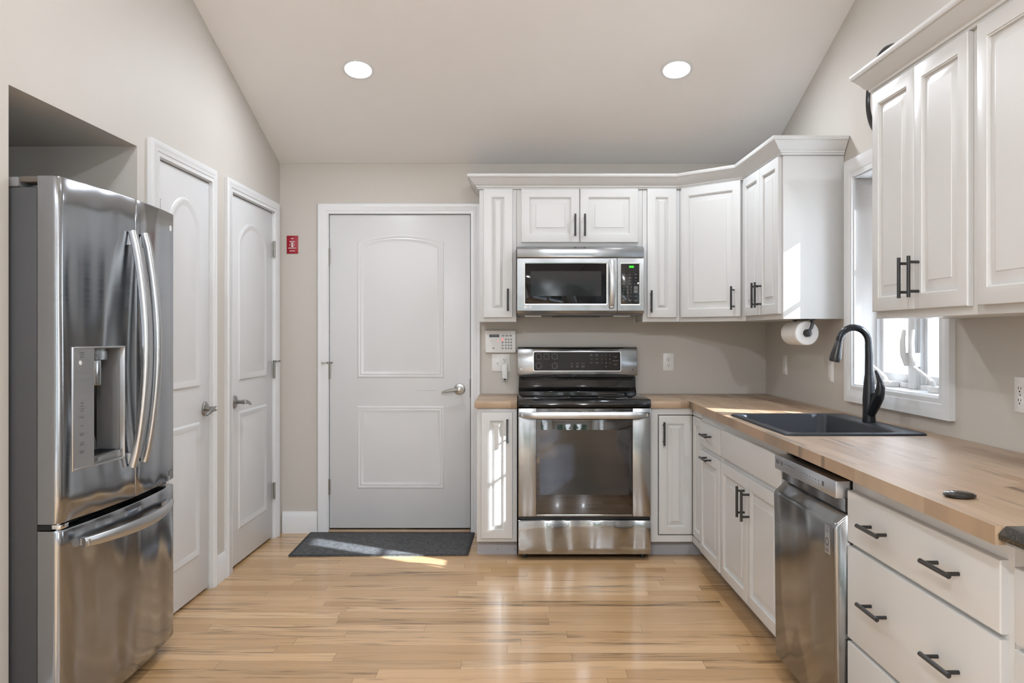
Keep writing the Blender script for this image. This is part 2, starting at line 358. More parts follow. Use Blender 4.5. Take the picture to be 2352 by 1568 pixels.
for i, (x, y, h_) in enumerate(TX):
    t = thing('evergreen_tree', 'dark evergreen tree outside behind the viewpoint', 'tree', WORLD, x, -y, -.35, 'evergreens behind the house')
    mb = MB(); mb.tube([(x, -y, -.4), (x, -y, h_ * .9)], [.16, .04], 8); part(t, 'trunk', mb, 'bark')
    mb = MB()
    for j in range(9):
        z = .3 + (h_ - 1.2) * j / 8; r0 = (1.75 - 1.4 * j / 8); k = 18; rng = [r0 * (1 if q % 2 else .62) * (.85 + .3 * random.random()) for q in range(k)]
        mb.loft([[(x + rng[q] * math.cos(6.283 * q / k), -y + rng[q] * math.sin(6.283 * q / k), z - .25 * rng[q]) for q in range(k)], [(x + .08 * math.cos(6.283 * q / k), -y + .08 * math.sin(6.283 * q / k), z + 1.15) for q in range(k)]])
    part(t, 'foliage', mb, 'leaf')
# rear glazing: frames + panes
def plain_window(name, F, a0, a1, v, z0, z1, bars, zb=None):
    t = thing(name, None, None, F, (a0 + a1) / 2, v, z0, kind='structure')
    fm = MB()
    for x0, x1, y0, y1 in ((a0, a0 + .05, z0, z1), (a1 - .05, a1, z0, z1), (a0 + .05, a1 - .05, z0, z0 + .06), (a0 + .05, a1 - .05, z1 - .05, z1)): fm.box(x0, x1, v - .05, v, y0, y1)
    for b_ in bars: fm.box(b_ - .02, b_ + .02, v - .04, v - .01, z0 + .06, z1 - .05)
    if zb: fm.box(a0 + .05, a1 - .05, v - .035, v - .015, zb - .012, zb + .012)
    part(t, 'window_frame', fm, 'trim', .003); g = MB(); g.box(a0 + .04, a1 - .04, v - .03, v - .026, z0 + .05, z1 - .04); part(t, 'window_pane', g, 'glass')
plain_window('window_2', RIGHT, 5.4, 6.7, -.06, .8, 2.15, [6.05], 1.5)
plain_window('window_3', RIGHT, 7.5, 8.6, -.06, .8, 2.15, [8.05])
plain_window('fill_window', LEFT, -8.2, -6.2, -.06, .6, 2.15, [-7.2])  # unseen opening, added so daylight brightens the right side of the room
plain_window('door_4', WORLD, -1.35, -.06, 4.06, 0, 2.2, [-.72])
plain_window('door_5', WORLD, .06, 1.35, 4.06, 0, 2.2, [.72])

mb = MB(); mb.box(2.262, 2.60, -.52, -.142, -.35, 3.2)  # unseen block added outside to narrow the sun through the near sash
solo('sun_blocker', mb, 'trim', RIGHT, 2.4, -.3, -.35, kind='structure')
# baseboards
def baseboard(name, F, a0, a1):
    mb = MB(); pr = [(0, 0), (.016, 0), (.016, .095), (.013, .105), (.012, .120), (.008, .128), (.006, .139), (0, .139)]
    mb.loft([[(a, v, z) for v, z in pr] for a in (a0, a1)]); solo(name, mb, 'trim', F, (a0 + a1) / 2, 0, 0, kind='structure')
baseboard('baseboard_back', BACK, -1.531, -1.304)
baseboard('baseboard_left', LEFT, -1.153, -1.000)
baseboard('baseboard_left_middle', LEFT, -1.990, -1.902)
baseboard('baseboard_left_front', LEFT, -9.3, -2.854)

# ------------------------------------------------------------------ doors
def casing(mb, a0, a1, zt, w_, inner0, inner1, innert):
    """three sided door casing with stepped moulding, v profile across width"""
    pr = [(0, .0), (0, .012), (.006, .014), (.25, .014), (.33, .018), (.62, .019), (.70, .022), (.94, .022), (1, .018), (1, 0)]
    def P(f, v, k):  # k 0 left-bottom,1 left-top,2 right-top,3 right-bottom ; f 0 inner -> 1 outer
        al = inner0 + (a0 - inner0) * f; ar = inner1 + (a1 - inner1) * f; zz = innert + (zt - innert) * f
        return [(al, v, 0), (al, v, zz), (ar, v, zz), (ar, v, 0)][k]
    L = [[mb.vert(*P(f, v, k)) for f, v in pr] for k in range(4)]
    n_ = len(pr)
    for A, B_ in zip(L, L[1:]):
        for i in range(n_): mb.face([A[i], A[(i + 1) % n_], B_[(i + 1) % n_], B_[i]])
    mb.face(L[0][::-1]); mb.face(L[-1]); return mb
def hinge(root, a, v, z, h=.1, leaf=.012, tall_pin=False):
    mb = MB(); mb.cyl((a, v, z - h / 2), (a, v, z + h / 2), .0065, 12); mb.box(a - leaf, a + leaf, v - .006, v - .002, z - h / 2 + .002, z + h / 2 - .002)
    for k in (-.5, -.17, .17, .5): mb.cyl((a, v, z + k * h - .0015), (a, v, z + k * h + .0015), .0075, 12)
    part(root, 'hinge', mb, 'hinge')
def hinge_stop(root, a, v, z, d):
    mb = MB(); mb.cyl((a, v, z - .006), (a, v, z + .006), .010); mb.cyl((a, v, z), (a - d * .028, v + .02, z), .003); mb.cyl((a - d * .028, v + .02, z), (a - d * .040, v + .024, z), .0055)
    mb.cyl((a, v, z), (a + d * .022, v + .02, z), .003); mb.cyl((a + d * .022, v + .02, z), (a + d * .03, v + .026, z), .006); part(root, 'door_stop', mb, 'nickel')
# entry door
d1 = thing('door_1', 'white two-panel entry door with arched upper panel on the back wall', None, BACK, -.77, 0, 0, kind='structure')
mb = MB(); mb.box(-1.227, -.312, -.045, -.003, .030, 2.068); slab = part(d1, 'door_slab', mb, 'doorwhite', .002)
emb = [(0, -.003), (.006, .001), (.012, .001), (.020, -.002), (.028, .0005), (.036, -.0028), (.048, -.0028), (.084, .0015)]
mb = MB(); mb.arch(-1.048, -.482, 1.006, 1.895, 1.938, [(0, -.006)] + emb, lambda t: 1 - t * t)
mb.panel(-1.048, -.482, .286, .824, [(0, -.006)] + emb); pieces(slab, 'raised_panel', mb, 'doorwhite')
mb = MB(); casing(mb, -1.301, -.246, 2.138, .07, -1.232, -.306, 2.074); part(d1, 'casing', mb, 'trim')
mb = MB(); mb.box(-1.246, -1.2305, -.11, .001, 0, 2.088); mb.box(-.3085, -.292, -.11, .001, 0, 2.088); mb.box(-1.2305, -.3085, -.11, .001, 2.0715, 2.088); mb.box(-1.2305, -.3085, -.11, -.06, 0, 2.0715)
part(d1, 'jamb', mb, 'trim')
mb = MB(); mb.box(-1.2305, -.3085, -.06, -.035, .0, 2.0715); part(d1, 'weatherstrip', mb, 'darkgap')
mb = MB(); mb.box(-1.229, -.31, -.035, .015, 0, .020); part(d1, 'threshold', mb, 'blockx', .003)
for z in (1.799, 1.050, .299): hinge(d1, -1.233, .006, z)
hinge_stop(d1, -1.233, .010, 1.107, 1)
mb = MB(); mb.box(-.3125, -.3095, -.03, .004, .88, 1.0); part(d1, 'strike_plate', mb, 'darkgap')
def lever(root, a, v, z, d):
    """d = -1 lever points to smaller a"""
    mb = MB(); mb.lathe((a, v, z), (0, 1, 0), [(0, .036), (.006, .036), (.010, .033), (.012, .024), (.013, .0)], 32)
    mb.lathe((a, v + .01, z), (0, 1, 0), [(0, .012), (.03, .011), (.04, .013), (.05, .013), (.052, 0)], 20)
    h = part(root, 'door_handle', mb, 'nickel')
    g = MB(); P = [(a + d * t, v + .052 + .006 * math.sin(t * 25), z - .02 * (t / .11) ** 2) for t in (0, .02, .04, .06, .08, .10, .113)]
    W = [.012, .012, .011, .010, .009, .008, .006]
    g.sweep(P, (0, 0, 1), [[(x * w_, y * .006) for x, y in ((1, .3), (.6, 1), (-.6, 1), (-1, .3), (-1, -.3), (-.6, -1), (.6, -1), (1, -.3))] for w_ in W]); part(h, 'lever', g, 'nickel')
    g = MB(); g.lathe((a, v + .06, z), (0, 1, 0), [(0, .009), (.006, .0085), (.008, 0)], 16); part(h, 'lock_button', g, 'chrome')
lever(d1, -.380, -.002, .934, -1)
mb = MB()
for i in range(16): a = -.535 - i * .0085 - random.random() * .002; mb.box(a, a + .002 + .004 * random.random() * (1 - i / 18), -.004, -.0025, .9235, .9255)
part(d1, 'scuff_marks', mb, 'grey', label='row of small dark scuff marks')
# closet doors on the left wall
def closet(name, w0, w1, hw, kw, co0, co1, label, stop=False):
    t = thing(name, label, None, LEFT, -(w0 + w1) / 2, 0, 0, kind='structure'); a0, a1 = -w1, -w0
    mb = MB(); mb.box(a0, a1, -.040, -.004, .014, 2.055); s_ = part(t, 'door_slab', mb, 'doorwhite', .002)
    em = [(0, -.008), (0, -.004), (.010, .0035), (.018, .0035), (.034, -.003), (.042, -.003), (.070, .0035)]
    mg = .125
    mb = MB(); mb.arch(a0 + mg, a1 - mg, 1.03, 1.83, 1.935, em, lambda q: max(0, 1 - q * q) ** .75); mb.panel(a0 + mg, a1 - mg, .20, .86, em); pieces(s_, 'raised_panel', mb, 'doorwhite')
    i0, i1 = a0 - .006, a1 + .006
    mb = MB(); casing(mb, -co1, -co0, 2.127, .07, i0 - .002, i1 + .002, 2.064); part(t, 'casing', mb, 'trim')
    mb = MB(); mb.box(i0 - .014, i0 + .003, -.11, .0, 0, 2.074); mb.box(i1 - .003, i1 + .014, -.11, .0, 0, 2.074); mb.box(i0, i1, -.11, .0, 2.060, 2.074); part(t, 'jamb', mb, 'trim')
    mb = MB(); mb.box(i0 + .003, i1 - .003, -.06, -.041, 0, 2.060); part(t, 'door_stop_strip', mb, 'darkgap')
    for z in (1.829, 1.064, .301): hinge(t, -hw, .008, z)
    if stop: hinge_stop(t, -hw, .010, 1.12, -1)
    d = 1 if kw > (w0 + w1) / 2 else -1
    lever(t, -kw, -.004, .918, d)
closet('door_2', .150, .900, .146, .840, .070, .998, 'white closet door nearest the corner, with silver lever handle', True)
closet('door_3', 1.205, 1.800, 1.806, 1.262, 1.155, 1.900, 'narrow white closet door beside the refrigerator')

# ------------------------------------------------------------------ kitchen window
w1 = thing('window_1', 'white casement window over the sink', None, RIGHT, 1.81, 0, WZ0, kind='structure')
mb = MB(); oa0, oa1, oz0, oz1 = 1.336, 2.325, .965, 2.134; ia0, ia1, iz0, iz1 = WU0 + .008, WU1 - .008, WZ0 + .008, WZ1 - .008
pr = [(0, 0), (0, .012), (.1, .014), (.25, .012), (.32, .017), (.6, .020), (.72, .024), (1, .024), (1, 0)]
L = []
for f, v in pr:
    x0 = ia0 + (oa0 - ia0) * f; x1 = ia1 + (oa1 - ia1) * f; y0 = iz0 + (oz0 - iz0) * f; y1 = iz1 + (oz1 - iz1) * f
    L.append([mb.vert(x0, v, y0), mb.vert(x1, v, y0), mb.vert(x1, v, y1), mb.vert(x0, v, y1)])
for i in range(len(L)):
    A = L[i]; B_ = L[(i + 1) % len(L)]
    for j in range(4): mb.face([A[j], A[(j + 1) % 4], B_[(j + 1) % 4], B_[j]])
part(w1, 'casing', mb, 'trim')
mb = MB(); T = .016
mb.box(WU0, WU0 + T, -.22, .0, WZ0, WZ1); mb.box(WU1 - T, WU1, -.22, .0, WZ0, WZ1); mb.box(WU0 + T, WU1 - T, -.22, .0, WZ0, WZ0 + T); mb.box(WU0 + T, WU1 - T, -.22, .0, WZ1 - T, WZ1)
part(w1, 'jamb_liner', mb, 'trim', .002)
j0, j1, q0, q1 = WU0 + T, WU1 - T, WZ0 + T, WZ1 - T
um = 1.800
mb = MB(); mb.box(um - .03, um + .03, -.18, -.085, q0, q1); part(w1, 'mullion', mb, 'trim', .004)
for (s0, s1, hx) in ((j0, um - .03, 1), (um + .03, j1, 1)):
    mb = MB(); b_ = .048
    for x0, x1, y0, y1 in ((s0, s0 + b_, q0, q1), (s1 - b_, s1, q0, q1), (s0 + b_, s1 - b_, q0, q0 + .06), (s0 + b_, s1 - b_, q1 - b_, q1)): mb.box(x0, x1, -.165, -.12, y0, y1)
    for x0, x1, y0, y1 in ((s0, s0 + .02, q0, q1), (s1 - .02, s1, q0, q1), (s0 + .02, s1 - .02, q0, q0 + .022), (s0 + .02, s1 - .02, q1 - .02, q1)): mb.box(x0, x1, -.12, -.10, y0, y1)
    sa = part(w1, 'sash', mb, 'trim', .003)
    g = MB(); g.box(s0 + b_ - .005, s1 - b_ + .005, -.146, -.142, q0 + .055, q1 - b_ + .005); part(sa, 'window_pane', g, 'glass')
    g = MB(); g.box(s0 + b_, s1 - b_, -.154, -.136, 1.67, 1.69); part(sa, 'glazing_bar', g, 'trim')
    c = (s0 + s1) / 2 + .02
    # crank operator
    g = MB(); g.prism([(c - .055, -.098), (c + .055, -.098), (c + .042, -.055), (c + .01, -.046), (c - .042, -.055)], q0, q0 + .026); cr = part(w1, 'crank_base', g, 'plastic', .004)
    g = MB(); g.tube([(c, -.065, q0 + .02), (c, -.055, q0 + .045), (c - .03, -.050, q0 + .062), (c - .09, -.045, q0 + .085), (c - .125, -.043, q0 + .098)], [.011, .010, .007, .007, .009], 10); part(cr, 'crank_handle', g, 'plastic')
    g = MB(); e = s1 - .012 if s0 < um - .2 else s0 + .012
    g.tube([(e, -.082, 1.16), (e, -.07, 1.20), (e, -.068, 1.26), (e, -.075, 1.31)], [.010, .013, .012, .008], 10); g.box(e - .012, e + .012, -.10, -.078, 1.15, 1.21); part(sa, 'sash_lock', g, 'plastic')

# ================================================================== CABINETS
def pull(root, a, v, z, vertical=True, ln=.136):
    mb = MB(); h = ln / 2; s_ = .048; o_ = .034
    if vertical:
        mb.cyl((a, v + o_, z - h), (a, v + o_, z + h), .006)
        for k in (-s_, s_): mb.cyl((a, v - .001, z + k), (a, v + o_, z + k), .005, 12)
    else:
        mb.cyl((a - h, v + o_, z), (a + h, v + o_, z), .006)
        for k in (-s_, s_): mb.cyl((a + k, v - .001, z), (a + k, v + o_, z), .005, 12)
    return part(root, 'handle', mb, 'blackmetal')
def cab_door(root, a0, a1, z0, z1, v, th=.02, fw=.056, name='door', flat=False):
    mb = MB(); vf = v + th
    if flat: mb.panel(a0, a1, z0, z1, [(0, v), (0, vf - .004), (.002, vf - .001), (.006, vf)])
    else:
        g = min(.030, ((a1 - a0) / 2 - fw) * .42)
        mb.panel(a0, a1, z0, z1, [(0, v), (0, vf - .004), (.0015, vf - .001), (.005, vf), (fw - .006, vf), (fw - .004, vf - .003), (fw - .001, vf - .0035), (fw, vf - .0115), (fw + .004, vf - .0115), (fw + .004 + g, vf - .004), (fw + .006 + g, vf - .0018)])
    return part(root, name, mb, 'white', ang=20)
def upper(label, F, a0, a1, z0, z1, doors, depth=.305, dz=None, group='white wall cabinets', lab_doors=None):
    t = thing('upper_cabinet', label, 'cabinet', F, (a0 + a1) / 2, 0, z0)
    mb = MB(); mb.box(a0 + .0006, a1 - .0006, .001, depth - .001, z0, z1); part(t, 'body', mb, 'white', .0015)
    d0, d1_ = dz
    for (x0, x1, hx, hz) in doors:
        d = cab_door(t, x0, x1, d0, d1_, depth); 
        if hx is not None: pull(d, hx, depth + .02, hz)
    return t
ZB = 1.367; ZT = 2.1815
upper('narrow white wall cabinet left of the microwave, above the alarm keypad', BACK, -.238, -.010, ZB, ZT, [(-.212, -.034, -.062, 1.50)], dz=(1.393, 2.180))
upper('short white double-door wall cabinet directly above the microwave', BACK, -.010, .764, 1.825, ZT, [(.019, .3755, .348, 1.955), (.3795, .736, .407, 1.955)], dz=(1.853, 2.180))
upper('narrow white wall cabinet right of the microwave', BACK, .764, .992, ZB, ZT, [(.791, .970, .812, 1.49)], dz=(1.393, 2.180))
# diagonal corner cabinet
t = thing('upper_cabinet', 'angled white corner wall cabinet with one door', 'cabinet', DIAG, DIAGW / 2, 0, ZB)
inv = lambda p: (DIAG.m.inverted() @ (p - DIAG.o))
pl = [BACK.w(.9926, .001, 0), BACK.w(.9926, .3035, 0), RIGHT.w(.6115, .3035, 0), RIGHT.w(.6115, .001, 0), RIGHT.w(.002, .001, 0)]
mb = MB(); mb.prism([(inv(p).x, -inv(p).y) for p in pl], ZB, ZT); part(t, 'body', mb, 'white', .0015)
d = cab_door(t, .022, DIAGW - .022, 1.393, 2.180, .0005); pull(d, DIAGW - .062, .0205, 1.50)
upper('white double-door wall cabinet whose plain end faces the room, between corner cabinet and window', RIGHT, .612, 1.280, ZB, ZT, [(.632, .946, .922, 1.50), (.949, 1.262, .980, 1.50)], dz=(1.393, 2.180))
upper('white double-door wall cabinet at right, next to the window', RIGHT, 2.344, 3.020, 1.347, ZT, [(2.352, 2.672, 2.640, 1.479), (2.675, 2.998, 2.709, 1.479)], dz=(1.373, 2.180))
upper('white wall cabinet cut off by the right edge of the photo', RIGHT, 3.0215, 3.90, 1.347, ZT, [(3.050, 3.460, None, 0), (3.463, 3.88, 3.50, 1.479)], dz=(1.373, 2.180))
# crown moulding
CP = [(-.025, 2.182), (.010, 2.182), (.012, 2.190), (.018, 2.192), (.020, 2.200), (.032, 2.208), (.044, 2.226), (.056, 2.238), (.060, 2.244), (.066, 2.246), (.070, 2.254), (.070, 2.264), (-.004, 2.264), (-.004, 2.196), (-.025, 2.196)]
def crown(name, path, label):
    """path of plan points walked with the room on the right-hand... outward = right side of travel"""
    P = [Vector((p.x, p.y)) for p in path]; n_ = len(P); L = []; mb = MB()
    for i in range(n_):
        ds = []
        if i > 0: ds.append((P[i] - P[i - 1]).normalized())
        if i < n_ - 1: ds.append((P[i + 1] - P[i]).normalized())
        ns = [Vector((d_.y, -d_.x)) for d_ in ds]
        if len(ns) == 1: mv = ns[0]
        else: b_ = (ns[0] + ns[1]).normalized(); mv = b_ / b_.dot(ns[0])
        L.append([mb.vert(P[i].x + mv.x * o_, -(P[i].y + mv.y * o_), z) for o_, z in CP])
    k = len(CP)
    for A, B_ in zip(L, L[1:]):
        for j in range(k): mb.face([A[j], A[(j + 1) % k], B_[(j + 1) % k], B_[j]])
    mb.face(L[0][::-1]); mb.face(L[-1])
    return solo(name, mb, 'white', WORLD, P[0].x, -P[0].y, 2.182, label, 'crown moulding')
e = .0012
crown('crown_molding', [BACK.w(-.238 - e, .004, 0), BACK.w(-.238 - e, .305 + e, 0), BACK.w(.992, .305 + e, 0), RIGHT.w(.612, .305 + e, 0), RIGHT.w(1.280 + e, .305 + e, 0), RIGHT.w(1.280 + e, .004, 0)],
      'long white crown moulding along the tops of the cabinets around the far corner')
crown('crown_molding', [RIGHT.w(2.344 - e, .004, 0), RIGHT.w(2.344 - e, .305 + e, 0), RIGHT.w(3.90, .305 + e, 0)], 'white crown moulding on top of the cabinets right of the window')

# base cabinets
def base_body(t, a0, a1, F=None, z1=.864, d=.61, kick=.075):
    mb = MB(); mb.box(a0 + .0006, a1 - .0006, .001, d, .092, z1); part(t, 'body', mb, 'white', .0012)
    mb = MB(); mb.box(a0 + .0006, a1 - .0006, .001, d - kick, .0, .0915); return part(t, 'toe_kick', mb, 'kick')
t = thing('base_cabinet', 'narrow white base cabinet between the entry door and the range', 'cabinet', BACK, -.122, 0, 0)
k = base_body(t, -.239, -.006)
mb = MB()
for a, z in ((-.226, .07), (-.226, .025), (-.12, .03), (-.02, .07), (-.02, .03)): mb.cyl((a, .534, z), (a, .5358, z), .003, 10)
pieces(k, 'nail_head', mb, 'grey')
d = cab_door(t, -.213, -.033, .114, .843, .61); pull(d, -.061, .63, .736)
# corner base cabinet with folding door
t = thing('base_cabinet', 'white corner base cabinet with a folding door outlined by a dark gap', 'cabinet', BACK, 1.2, 0, 0)
xi = RIGHT.w(0, .61, 0).x
mb = MB()
co = [BACK.w(.7645, .001, 0), BACK.w(.7645, .585, 0), RIGHT.w(.585, .585, 0), RIGHT.w(.862, .585, 0), RIGHT.w(.862, .001, 0), RIGHT.w(.002, .001, 0)]
bl = lambda p: (p.x, DW - p.y)
co = [bl(p) for p in co]; co[2] = (co[2][0], .585)
mb.prism(co, .092, .863)
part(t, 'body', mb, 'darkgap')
ci = RIGHT.w(.61, .61, 0)
mb = MB(); a_in = ci.x
mb.box(.7645, .808, .585, .61, .092, .864); mb.box(.808, a_in, .585, .61, .092, .129); mb.box(.808, a_in, .585, .61, .826, .864)
def rb(u0, u1, v0, v1, z0, z1):
    q = [bl(RIGHT.w(u, v, 0)) for u, v in ((u0, v0), (u1, v0), (u1, v1), (u0, v1))]; mb.prism(q, z0, z1)
rb(.612, .862, .585, .61, .092, .129); rb(.612, .862, .585, .61, .826, .864); rb(.846, .862, .585, .61, .129, .826)
part(t, 'face_frame', mb, 'white')
kk = MB(); q = [bl(BACK.w(.7645, .001, 0)), bl(BACK.w(.7645, .535, 0)), bl(RIGHT.w(.535, .535, 0)), bl(RIGHT.w(.862, .535, 0)), bl(RIGHT.w(.862, .001, 0)), bl(RIGHT.w(.002, .001, 0))]
kk.prism(q, 0, .0915); kp = part(t, 'toe_kick', kk, 'kick')
mb = MB()
for a, z in ((.78, .07), (.775, .02)): mb.cyl((a, .534, z), (a, .5358, z), .003, 10)
pieces(kp, 'nail_head', mb, 'grey')
d = cab_door(t, .813, a_in - .0015, .134, .821, .592, fw=.052); pull(d, .840, .612, .718)
# second leaf built in right frame then parented
def reparent(o, root):
    mw = Matrix.Translation(o.ob.location) @ Matrix.Rotation(o.ob.rotation_euler.z, 4, 'Z')
    pw = Matrix.Translation(root.ob.location) @ Matrix.Rotation(root.ob.rotation_euler.z, 4, 'Z')
    o.ob.parent = root.ob; l_ = pw.inverted() @ mw; o.ob.location = l_.to_translation(); o.ob.rotation_euler = l_.to_euler()
mb = MB(); fw = .052; vf = .612
mb.panel(.6125, .842, .134, .821, [(0, .592), (0, vf - .004), (.005, vf), (fw - .006, vf), (fw, vf - .0095), (fw + .005, vf - .0095), (fw + .03, vf - .0025), (fw + .033, vf - .0018)])
lf = solo('door', mb, 'white', RIGHT, .72, .6, 0, ang=20); reparent(lf, t)
# drawer-over-door cabinet
t = thing('base_cabinet', 'white base cabinet with one small drawer above a narrow door, left of the sink', 'cabinet', RIGHT, 1.07, 0, 0)
base_body(t, .863, 1.314)
d = cab_door(t, .880, 1.296, .690, .818, .61, flat=True, name='drawer'); pull(d, 1.088, .63, .762, False)
d = cab_door(t, .880, 1.296, .108, .664, .61); pull(d, 1.088, .63, .641, False)
# sink base
t = thing('base_cabinet', 'white double-door sink base cabinet with a false drawer front', 'cabinet', RIGHT, 1.78, 0, 0)
base_body(t, 1.315, 2.262, z1=.700)
mb = MB(); mb.box(1.3156, 2.2614, .590, .61, .701, .864); part(t, 'top_rail', mb, 'white')
cab_door(t, 1.334, 2.245, .690, .822, .61, flat=True, name='false_drawer_front')
d = cab_door(t, 1.334, 1.787, .108, .664, .61); pull(d, 1.752, .63, .552)
d = cab_door(t, 1.791, 2.245, .108, .664, .61); pull(d, 1.824, .63, .548)
# drawer bank
t = thing('base_cabinet', 'white three-drawer base cabinet right of the dishwasher', 'cabinet', RIGHT, 3.28, 0, 0)
base_body(t, 2.873, 3.706)
for z0, z1 in ((.655, .812), (.362, .643), (.108, .350)):
    d = cab_door(t, 2.880, 3.684, z0, z1, .61, flat=True, name='drawer')
    zc = .737 if z0 > .6 else (.510 if z0 > .3 else .26)
    pull(d, 3.100, .63, zc, False); pull(d, 3.475, .63, zc, False)
t = thing('base_cabinet', 'white base cabinet under the black stone countertop', 'cabinet', RIGHT, 4.1, 0, 0)
base_body(t, 3.707, 4.55)
for z0, z1 in ((.655, .812), (.362, .643), (.108, .350)):
    d = cab_door(t, 3.733, 4.53, z0, z1, .61, flat=True, name='drawer')
    pull(d, 4.00, .63, (z0 + z1) / 2, False); pull(d, 4.30, .63, (z0 + z1) / 2, False)

# ------------------------------------------------------------------ countertops
CZ0, CZ1 = .8655, .904
mb = MB(); mb.box(-.251, -.005, .002, .635, CZ0, CZ1)
solo('countertop', mb, 'blockx', BACK, -.128, .3, CZ0, 'small butcher block countertop left of the range', 'countertop', bevel=.003)
t = thing('countertop', 'long butcher block countertop running from the range around the corner past the sink', 'countertop', RIGHT, 1.8, 0, CZ0)
SU0, SU1, SV0, SV1 = 1.475, 2.255, .090, .598   # sink cut-out
mb = MB()
def vfr(u): return .632 + (u - .62) / (3.77 - .62) * .058
pts = lambda u0, u1, v0=None: [(u0, .002), (u1, .002), (u1, vfr(u1)), (u0, vfr(u0))]
mb.prism([(.002, .002), (SU0, .002), (SU0, vfr(SU0)), (.62, .632), (.002, .632)], CZ0, CZ1)
mb.prism([(SU0, .002), (SU1, .002), (SU1, SV0), (SU0, SV0)], CZ0, CZ1)
mb.prism([(SU0, SV1), (SU1, SV1), (SU1, vfr(SU1)), (SU0, vfr(SU0))], CZ0, CZ1)
mb.prism(pts(SU1, 3.77), CZ0, CZ1)
part(t, 'main_section', mb, 'blockx')
q = MB(); ir = lambda p: ((RIGHT.m.inverted() @ (p - RIGHT.o)).x, -(RIGHT.m.inverted() @ (p - RIGHT.o)).y)
bk = [BACK.w(.763, .002, 0), BACK.w(.763, .635, 0), RIGHT.w(.6275, .6325, 0), RIGHT.w(.003, .6325, 0)]
bq = MB(); bq.prism([bl(p) for p in bk], CZ0, CZ1)
bs = solo('back_section', bq, 'blockx', BACK, .85, .3, CZ0, bevel=.002); bs.ob.parent = None; reparent(bs, t)
bs.ob.location.z = 0
mb = MB()
prf = [(.655 + .0, CZ0), (.672, CZ0 + .003), (.683, CZ0 + .012), (.684, CZ0 + .022), (.676, CZ0 + .032), (.668, CZ1)]
lp = [(.002, CZ0)] + prf + [(.002, CZ1)]
mb.loft([[(u, v, z) for v, z in lp] for u in (3.7715, 4.56)])
solo('countertop', mb, 'granite', RIGHT, 4.1, .3, CZ0, 'glossy black stone countertop with rounded edge at the right edge of the photo', 'countertop')
# hole cover
mb = MB(); mb.lathe((0, 0, 0), (0, 0, 1), [(0, .034), (.004, .036), (.009, .034), (.012, .026), (.0135, .0)], 32)
PX = RIGHT.w(3.47, .600, 0); o_ = MB(); o_.lathe((3.47, .600, CZ1 + .0003), (0, 0, 1), [(0, .029), (.004, .036), (.0075, .036), (.0105, .030), (.0125, .015), (.013, 0)], 40)
solo('hole_cover', o_, 'enamel', RIGHT, 3.47, .600, CZ1, 'small round black cap lying on the wooden countertop near its front edge', 'cover')

# ------------------------------------------------------------------ sink
t = thing('sink', 'black drop-in kitchen sink with a single basin under the window', 'sink', RIGHT, 1.865, .34, .70)
def ring(a0, a1, v0, v1, r, z, k=6):
    pts = []
    for ca, cv, t0 in ((a1 - r, v1 - r, 0), (a0 + r, v1 - r, 90), (a0 + r, v0 + r, 180), (a1 - r, v0 + r, 270)):
        for j in range(k + 1): q_ = R_(t0 + 90 * j / k); pts.append((ca + r * math.cos(q_), cv + r * math.sin(q_), z))
    return pts
o0, o1, n0, n1 = 1.452, 2.278, .070, .618
i0, i1, m0, m1 = 1.492, 2.238, .175, .582
zr = CZ1 + .010
LP = [ring(o0, o1, n0, n1, .03, CZ1 + .0005), ring(o0 + .002, o1 - .002, n0 + .002, n1 - .002, .03, zr - .004), ring(o0 + .008, o1 - .008, n0 + .008, n1 - .008, .028, zr), ring(i0 - .006, i1 + .006, m0 - .006, m1 + .006, .05, zr - .001),
      ring(i0, i1, m0, m1, .045, zr - .006), ring(i0 + .012, i1 - .012, m0 + .012, m1 - .012, .05, .745), ring(i0 + .03, i1 - .03, m0 + .03, m1 - .03, .06, .718), ring(i0 + .08, i1 - .08, m0 + .08, m1 - .08, .06, .712)]
OU = [ring(i0 + .08, i1 - .08, m0 + .08, m1 - .08, .06, .706), ring(i0 + .02, i1 - .02, m0 + .02, m1 - .02, .06, .710), ring(i0 - .006, i1 + .006, m0 - .006, m1 + .006, .05, .745), ring(i0 - .008, i1 + .008, m0 - .008, m1 + .008, .05, CZ1 + .0004)]
mb = MB(); mb.loft(LP, cap0=False); mb.loft(OU, cap0=True, cap1=False); 
part(t, 'basin', mb, 'sink', ang=50)
mb = MB(); mb.lathe((1.865, .38, .7125), (0, 0, 1), [(0, .055), (.003, .055), (.003, .045), (.0005, .04), (.0005, 0)], 28); part(t, 'drain', mb, 'nickel')
# faucet
FU, FV = 1.862, .125; zf = zr
t = thing('faucet', 'black pull-down gooseneck faucet behind the sink', 'faucet', RIGHT, FU, FV, zf)
mb = MB(); B0 = [(0, .0275), (.006, .0275), (.02, .0265), (.10, .0265), (.15, .0235), (.20, .0185)]
mb.lathe((FU, FV, zf), (0, 0, 1), B0 + [(.2005, 0)], 28)
body = part(t, 'body', mb, 'faucet')
mb = MB(); zn = zf + .2; P = [(FU, FV, zn), (FU, FV, zn + .06)]; rr = .064; zc = zn + .155
